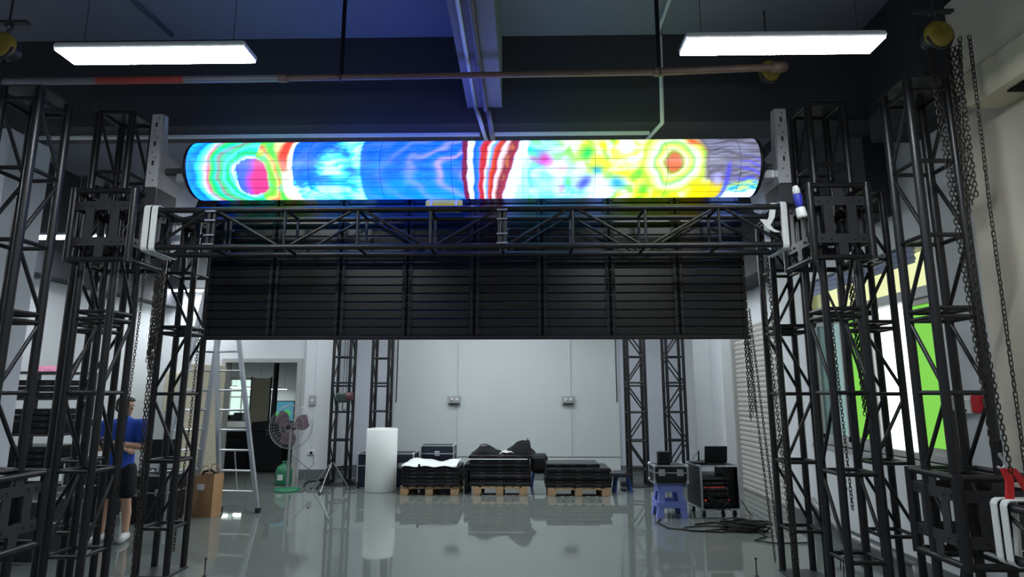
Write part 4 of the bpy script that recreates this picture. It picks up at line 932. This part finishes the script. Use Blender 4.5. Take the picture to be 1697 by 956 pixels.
for q in range(36):
    t = 2 * math.pi * q / 36; c, s_ = math.cos(t), math.sin(t)
    cg.path([(.04 * c, -.12, 1.1 + .04 * s_), (FR * .7 * c, -.1, 1.1 + FR * .7 * s_), (FR * .97 * c, -.05, 1.1 + FR * .97 * s_), (FR * c, 0, 1.1 + FR * s_), (FR * .97 * c, .05, 1.1 + FR * .97 * s_), (.07 * c, .1, 1.1 + .07 * s_)], .0016, 4)
cg.build('wire_cage', 'wire', fn)
for k in range(3):
    a0 = R(20 + 120 * k); bl_ = MB(); vv = []
    for i in range(9):
        r_ = .05 + .29 * i / 8; hw_ = R(38) * math.sin(math.pi * (.25 + .6 * i / 8))
        for s_ in (-1, 1): a = a0 + s_ * hw_; vv.append((r_ * math.cos(a), .02 * s_, 1.1 + r_ * math.sin(a)))
    vv2 = [(x, y + .004, z) for x, y, z in vv]; n_ = len(vv)
    bl_.add(vv + vv2, [(2 * i, 2 * i + 1, 2 * i + 3, 2 * i + 2) for i in range(8)] + [(n_ + 2 * i, n_ + 2 * i + 2, n_ + 2 * i + 3, n_ + 2 * i + 1) for i in range(8)], True); bl_.build('blade', 'fanblade', fn)
MB().path([(0, .1, .6), (.2, .5, .3), (.1, 1.0, .35), (0, 1.27, .5)], .006, 5).build('power_cord', 'conduitgrey', fn)
gb = thing('plastic_jug', 'green plastic jug standing on the floor behind the fan base', 'jug', (-4.52, 11.6, 0))
MB().lathe([(0, 0), (.13, 0), (.15, .03), (.15, .26), (.12, .33), (.04, .38), (.04, .41), (0, .41)], n=24).build('jug_body', 'green', gb); MB().lathe([(.046, .40), (.046, .43), (0, .432)], n=14).build('cap', 'green', gb); MB().box((-.06, -.154, .1), (.04, -.149, .2)).build('paper_label', 'paper', gb)
# paper bag
pb = thing('paper_bag', 'tall brown kraft paper bag with rope handles and a white label', 'paper bag', (-4.46, 8.72, 0), rz=R(-8))
v = [(-.15, -.11, 0), (.15, -.11, 0), (.15, .11, 0), (-.15, .11, 0), (-.155, -.10, .3), (.15, -.11, .3), (.145, .11, .3), (-.15, .10, .3), (-.15, -.115, .56), (.15, -.105, .58), (.15, .115, .57), (-.15, .105, .56)]
vi = [(x * .975, y * .965, max(z, .006)) for x, y, z in v]
fq = [(3, 2, 1, 0)] + [(k * 4 + i, k * 4 + (i + 1) % 4, k * 4 + 4 + (i + 1) % 4, k * 4 + 4 + i) for k in (0, 1) for i in range(4)]
MB().add(v + vi, fq + [tuple(12 + i for i in reversed(q)) for q in fq] + [(8 + i, 8 + (i + 1) % 4, 20 + (i + 1) % 4, 20 + i) for i in range(4)]).build('bag_body', 'kraft', pb)
for y_ in (-.11, .11): MB().path([(-.07, y_, .54), (-.07, y_, .63), (-.03, y_ * .9, .69), (.03, y_ * .9, .69), (.07, y_, .63), (.07, y_, .54)], .007, 6).build('rope_handle', 'wood', pb)
MB().box((-.1, -.114, .36), (.02, -.108, .44)).build('white_label', 'paper', pb)
MB().path([(-.12, 0, .5), (-.06, -.05, .6), (.02, .0, .62), (.1, .03, .56), (.12, 0, .5)], .02, 6).build('dark_contents', 'rubber', pb)
# ladder
ld = thing('step_ladder', 'tall aluminium folding ladder standing open in front of the doorway', 'ladder', (-4.5, 9.0, 0))
def rel(p): return Vector(p) - Vector((-4.5, 9.0, 0))
APL, APR = (-4.80, 9.0, 3.76), (-4.57, 9.0, 3.76)
def frame(fl, frr, n, r_w, depth, nm, centre=False):
    fl, frr, al, ar = rel(fl), rel(frr), rel(APL), rel(APR)
    for a, b_ in ((fl, al), (frr, ar)):
        d = (b_ - a).normalized(); xa = Vector((1, 0, 0)); ya = d.cross(xa).normalized(); xa = ya.cross(d)
        q = MB(); vv = []
        for p in (a, b_):
            for sx_, sy_ in ((-1, -1), (1, -1), (1, 1), (-1, 1)): vv.append(p + xa * sx_ * r_w + ya * sy_ * depth)
        q.add(vv, [(3, 2, 1, 0), (4, 5, 6, 7), (0, 1, 5, 4), (1, 2, 6, 5), (2, 3, 7, 6), (3, 0, 4, 7)])
        s_ = q.build('stile', 'alu', ld)
        MB().bbox((a.x - r_w - .008, a.y - depth - .008, 0), (a.x + r_w + .008, a.y + depth + .008, .07), .008).build('rubber_foot', 'rubber', s_)
    for k in range(1, n):
        t = k / n; a = fl.lerp(al, t); b_ = frr.lerp(ar, t)
        MB().tube(a, b_, .016, n=8).build('rung', 'alu', ld)
    if centre:
        a = fl.lerp(al, 1 / n).lerp(frr.lerp(ar, 1 / n), .5); b_ = fl.lerp(al, 3 / n).lerp(frr.lerp(ar, 3 / n), .5); MB().tube(a, b_, .01, n=6).build('centre_strut', 'alu', ld)
frame((-4.42, 9.02, 0), (-3.83, 8.95, 0), 13, .026, .03, 'front', True)
frame((-5.30, 8.75, 0), (-4.95, 9.28, 0), 13, .034, .03, 'rear')
MB().bbox(tuple(rel((-4.86, 8.94, 3.72))), tuple(rel((-4.51, 9.06, 3.80))), .01).build('top_hinge', 'plate', ld)
# left side: shelf rack with panels, cabinet, chair-like cases
rk2 = thing('storage_shelf', 'tall dark storage shelf by the side wall stacked with black panels', 'shelf', (-6.75, 8.5, 0))
for sx_ in (-1, 1):
    for sy_ in (-1, 1): MB().box((sx_ * .42 - .02, sy_ * .3 - .02, 0), (sx_ * .42 + .02, sy_ * .3 + .02, 1.98)).build('upright', 'trussflat', rk2)
for z_ in (.1, .62, 1.12, 1.6, 1.96): MB().box((-.44, -.32, z_), (.44, .32, z_ + .03)).build('shelf_board', 'trussflat', rk2)
SH = ['bottom shelf', 'second shelf', 'third shelf', 'fourth shelf']
for si, z_ in enumerate((.13, .65, 1.15, 1.63)):
    n_ = 4 if si < 3 else 3
    for k in range(n_):
        pos = ['lowest', 'second', 'third', 'topmost'][k] if n_ == 4 else ['lowest', 'middle', 'topmost'][k]
        led_panel(f'{pos} black panel on the {SH[si]} of the storage shelf', -7.15 + random.uniform(0, .03), -6.36 - random.uniform(0, .04), 8.2, 8.78, z_ + k * .085, .078, 'panels on the storage shelf')
t = lump('folded_cloth', 'pink cloth lying crumpled on top of the storage shelf', 'cloth', (-6.72, 8.45, 1.99), [(-.24, 0), (-.18, .06), (-.05, .09), (.08, .06), (.18, .07), (.25, 0)], .2, 'pink', 5, 'folds')
el = thing('electrical_cabinet', 'cream electrical cabinet with a yellow sign on the far wall behind the person', 'cabinet', (-7.0, 12.3, 1.3))
MB().bbox((-.33, -.1, 0), (.17, .1, .8), .01).build('cabinet_body', 'cream', el); dr = MB().bbox((-.31, -.115, .02), (.15, -.1, .78), .005).build('door', 'cream', el); MB().bbox((.11, -.13, .38), (.13, -.115, .46), .004).build('door_handle', 'trussflat', dr)
MB().add([(-.12, -.118, .16), (.0, -.118, .16), (-.06, -.118, .27)], [(0, 1, 2)]).build('warning_sign', 'yellow', dr)
flight_case('dark equipment case standing beside the blue-shirted person', -4.95, 8.35, 0, .5, .45, .62, 'casepanel')
mn = thing('monitor', 'dark monitor standing on the equipment case beside the person', 'monitor', (-4.92, 8.3, .635)); MB().bbox((-.2, -.02, .12), (.2, .02, .44), .01).build('display', 'black', mn); MB().box((-.02, 0, .01), (.02, .03, .2)).build('stand', 'black', mn); MB().bbox((-.12, -.08, 0), (.12, .08, .014), .004).build('foot', 'black', mn)
flight_case('long dark road case on the floor behind the person-side towers', -5.9, 7.4, 0, .9, .5, .55, 'casepanel', lid=.7)
flight_case('second dark road case at the picture edge below the shelf', -5.2, 6.6, 0, .55, .5, .60, 'casepanel', lid=.6)
flight_case('dark road case standing against the shelf foot', -5.95, 8.5, 0, .5, .5, .80, 'casepanel', lid=.6)
# room beyond the doorway
for x, y, L, H, l in ((-5.62, 13.7, .72, 1.06, 'taller black equipment box just inside the doorway, by the fan'), (-6.75, 13.9, 1.3, .90, 'low wide black equipment box inside the doorway, behind the ladder')):
    t = thing('equipment_box', l, 'box', (x, y, 0)); MB().bbox((-L / 2, -.35, .02), (L / 2, .35, H * .8), .02).build('body', 'black', t); MB().bbox((-L / 2 - .01, -.36, H * .8 + .004), (L / 2 + .01, .36, H), .02).build('lid', 'black', t)
    MB().bbox((-.03, -.38, H * .72), (.03, -.35, H * .86), .005).build('clasp', 'trussflat', t); MB().bbox((-L / 2 + .06, -.3, 0), (L / 2 - .06, .3, .02), .004).build('foot', 'rubber', t)
led_p = thing('partition_screen', 'beige partition screen standing in the room beyond the doorway', 'partition', (-6.37, 14.6, 0)); MB().bbox((-.24, -.02, .3), (.22, .02, 2.05), .01).build('screen_panel', 'cream', led_p)
for u in (-.25, .23): MB().tube((u, 0, 0), (u, 0, 2.08), .02, n=8).bbox((u - .03, -.2, 0), (u + .03, .2, .03), .006).build('post', 'trussflat', led_p)
tv = thing('monitor', 'lit monitor with a green and blue picture in the room beyond the doorway', 'monitor', (-6.05, 15.2, .88)); MB().bbox((-.3, -.03, .1), (.3, .03, .62), .01).build('bezel', 'black', tv); MB().box((-.28, -.036, .12), (.28, -.03, .6)).build('picture', 'screenlit', tv); MB().ball((-.1, -.03, .25), (.16, .012, .1)).ball((.12, -.03, .3), (.1, .012, .12)).build('green_shapes', 'screengreen', tv); MB().bbox((-.15, -.1, -.9), (.15, .1, .1), .02).build('stand', 'black', tv)
htruss('dark truss crossing the top of the doorway in the room beyond', (-7.6, 14.0, 2.42), 'X', [0, .45, .9, 1.35, 1.8, 2.25, 2.7], (), .2, 2.42, 2.66, [1, 0, 1, 0, 1, 0], r=.02, rb=.01)
bpst = thing('support_post', 'dark post standing beside the partition beyond the doorway', 'post', (-5.95, 14.4, 0)); MB().tube((0, 0, 0), (0, 0, 2.44), .06, n=12).build('shaft', 'trussflat', bpst); MB().bbox((-.12, -.12, 0), (.12, .12, .02), .004).build('foot_plate', 'trussflat', bpst)
wbn = thing('work_table', 'cluttered table under the far window beyond the doorway', 'table', (-8.3, 17.6, 0)); MB().bbox((-.8, -.35, .9), (.8, .35, .94), .006).build('table_top', 'plate', wbn)
for a in (-.75, .75):
    for c in (-.3, .3): MB().box((a - .025, c - .025, 0), (a + .025, c + .025, .9)).build('leg', 'trussflat', wbn)
for k in range(4): MB().bbox((-.7 + k * .35, -.3, .94), (-.45 + k * .35, .1, 1.0 + .07 * (k % 3)), .01).build('clutter', 'black' if k % 2 else 'plate', wbn)
# beige leaf of the doorway
dl = thing('door_leaf', 'beige door leaf standing open behind the ladder', 'door', (-6.15, 12.3, 0)); MB().bbox((-.03, -.85, .01), (.03, 0, 2.25), .006).build('leaf', 'cream', dl); MB().tube((.035, -.78, 1.0), (.06, -.78, 1.0), .02, n=10).tube((.06, -.78, 1.0), (.06, -.66, 1.0), .01, n=8).build('door_handle', 'alu', dl)
dl.rotation_euler = (0, 0, R(-22))

# ------------------------------------------------------------------ person
ps = thing('person', 'person in blue T-shirt and black shorts standing with folded arms behind the truss tower', 'person', (-4.80, 7.25, 0), rz=R(14))
def cap(mb, a, b_, r0, r1, flat=1.0, n=16):
    a, b_ = Vector(a), Vector(b_); L = (b_ - a).length
    prof = []; k = 6
    for i in range(k + 1): t = -math.pi / 2 + math.pi / 2 * i / k; prof.append((max(1e-4, r0 * math.cos(t)), r0 * math.sin(t)))
    for i in range(k + 1): t = math.pi / 2 * i / k; prof.append((max(1e-4, r1 * math.cos(t)), L + r1 * math.sin(t)))
    m_ = MB().lathe(prof, n=n); d = (b_ - a).normalized(); q = d.to_track_quat('Z', 'Y').to_matrix().to_4x4()
    mb.add([a + (q @ Vector((p[0], p[1] * flat, p[2]))) for p in m_.v], m_.f, True)
def remesh(o, vox, it=4):
    md = o.modifiers.new('skin', 'REMESH'); md.mode = 'VOXEL'; md.voxel_size = vox; md.use_smooth_shade = True
    s_ = o.modifiers.new('soft', 'SMOOTH'); s_.iterations = it; s_.factor = .5
    return o
bd = MB()
SHL, SHR, ELL, ELR = (.185, .02, 1.315), (-.185, .02, 1.315), (.265, -.04, 1.06), (-.265, -.04, 1.06)
for s_, lean in ((1, 0), (-1, 0)):
    cap(bd, (s_ * .09, 0, .82), (s_ * .115, -.01, .46), .085, .055); cap(bd, (s_ * .115, -.01, .46), (s_ * .125, .02, .30), .053, .052); cap(bd, (s_ * .125, .02, .30), (s_ * .13, .02, .09), .05, .036)
    cap(bd, (s_ * .13, .03, .05), (s_ * .15, -.14, .035), .04, .032)
cap(bd, (0, 0, .84), (0, .01, 1.05), .13, .12, .75); cap(bd, (0, .01, 1.05), (0, .02, 1.25), .125, .15, .7)
cap(bd, SHL, SHR, .06, .06); cap(bd, (0, .02, 1.34), (0, -.005, 1.46), .058, .05)
cap(bd, SHL, ELL, .052, .042); cap(bd, SHR, ELR, .052, .042)
WL, WR = (-.07, -.19, 1.13), (.08, -.225, 1.07)
cap(bd, ELL, WL, .042, .028); cap(bd, ELR, WR, .042, .028)
# hands: left hand lies on the right upper arm, right hand hangs open below the other elbow
def hand(w_, d, up, s_):
    w_, d, up = Vector(w_), Vector(d).normalized(), Vector(up).normalized(); sd = d.cross(up).normalized()
    cap(bd, w_, w_ + d * .075, .026, .034, .6)
    for i, L in enumerate((.066, .075, .07, .055)):
        b0 = w_ + d * .085 + up * (.027 - .018 * i); b1 = b0 + d * L * .5 + sd * s_ * .008; b2 = b1 + d * L * .38 + sd * s_ * .024
        cap(bd, b0, b1, .0095, .009, n=10); cap(bd, b1, b2, .009, .0075, n=10)
    t0 = w_ + d * .03 + up * .03; t1 = t0 + d * .03 + up * .03; cap(bd, t0, t1, .012, .01, n=10); cap(bd, t1, t1 + d * .032 + up * .004, .01, .008, n=10)
hand(WL, (-.95, .12, -.05), (0, 0, 1), 1); hand(WR, (.8, .1, -.35), (.2, 0, 1), -1)
# head turned to its left (+X), profile to the viewer
hd = Matrix.Translation((.005, -.01, 1.535)) @ Matrix.Rotation(R(62), 4, 'Z')
def hp(p): return hd @ Vector(p)
hb = MB(); hb.ball((0, .01, .02), (.075, .095, .1), 20, 14, hd); hb.ball((0, -.025, -.045), (.058, .068, .065), 16, 12, hd)
cap(hb, hp((0, -.085, .01)), hp((0, -.108, -.025)), .010, .015, n=10); hb.ball((0, -.075, -.088), (.025, .022, .018), 10, 8, hd)
hb.ball((0, -.088, -.052), (.024, .010, .006), 10, 6, hd); hb.ball((0, -.087, -.064), (.022, .011, .007), 10, 6, hd); hb.ball((0, -.075, .035), (.05, .02, .012), 12, 8, hd)
for s_ in (-1, 1): hb.ball((s_ * .077, .012, -.012), (.012, .022, .034), 10, 8, hd)
bd.add(hb.v, hb.f, True)
remesh(bd.build('body', 'skin', ps), .0085, 3)
ey = MB()
for s_ in (-1, 1): ey.ball((s_ * .031, -.078, .012), (.013, .008, .008), 10, 8, hd)
ey.build('eyes', 'hair', ps, label='dark eyes')
hr = MB(); hr.ball((0, .022, .042), (.083, .098, .092), 20, 14, hd); hr.ball((0, .075, -.01), (.066, .045, .06), 14, 10, hd)
for i in range(7): a = -1.2 + .4 * i; cap(hr, hp((.06 * math.sin(a), -.045, .105 - .03 * abs(a) * .5)), hp((.066 * math.sin(a), -.075, .07)), .018, .008, n=8)
remesh(hr.build('hair', 'hair', ps), .009, 1)
sh_ = MB(); cap(sh_, (0, 0, .86), (0, .01, 1.05), .158, .148, .78); cap(sh_, (0, .01, 1.05), (0, .02, 1.25), .15, .172, .72); cap(sh_, SHL, SHR, .075, .075)
for a, b_ in ((SHL, ELL), (SHR, ELR)): a, b_ = Vector(a), Vector(b_); cap(sh_, a, a.lerp(b_, .62), .078, .072)
cap(sh_, (0, .02, 1.33), (0, .01, 1.385), .078, .07)
remesh(sh_.build('t_shirt', 'shirt', ps), .012, 3)
so_ = MB(); cap(so_, (0, 0, .80), (0, 0, .86), .15, .15, .8)
for s_ in (-1, 1): cap(so_, (s_ * .085, 0, .80), (s_ * .115, -.005, .56), .108, .1)
remesh(so_.build('shorts', 'shorts', ps), .012, 2)
for s_ in (-1, 1):
    f_ = MB(); cap(f_, (s_ * .13, .04, .05), (s_ * .152, -.15, .042), .05, .042); f_.v = [(x, y, max(.0, z)) for x, y, z in f_.v]; f_.build('shoe', 'shoe', ps)
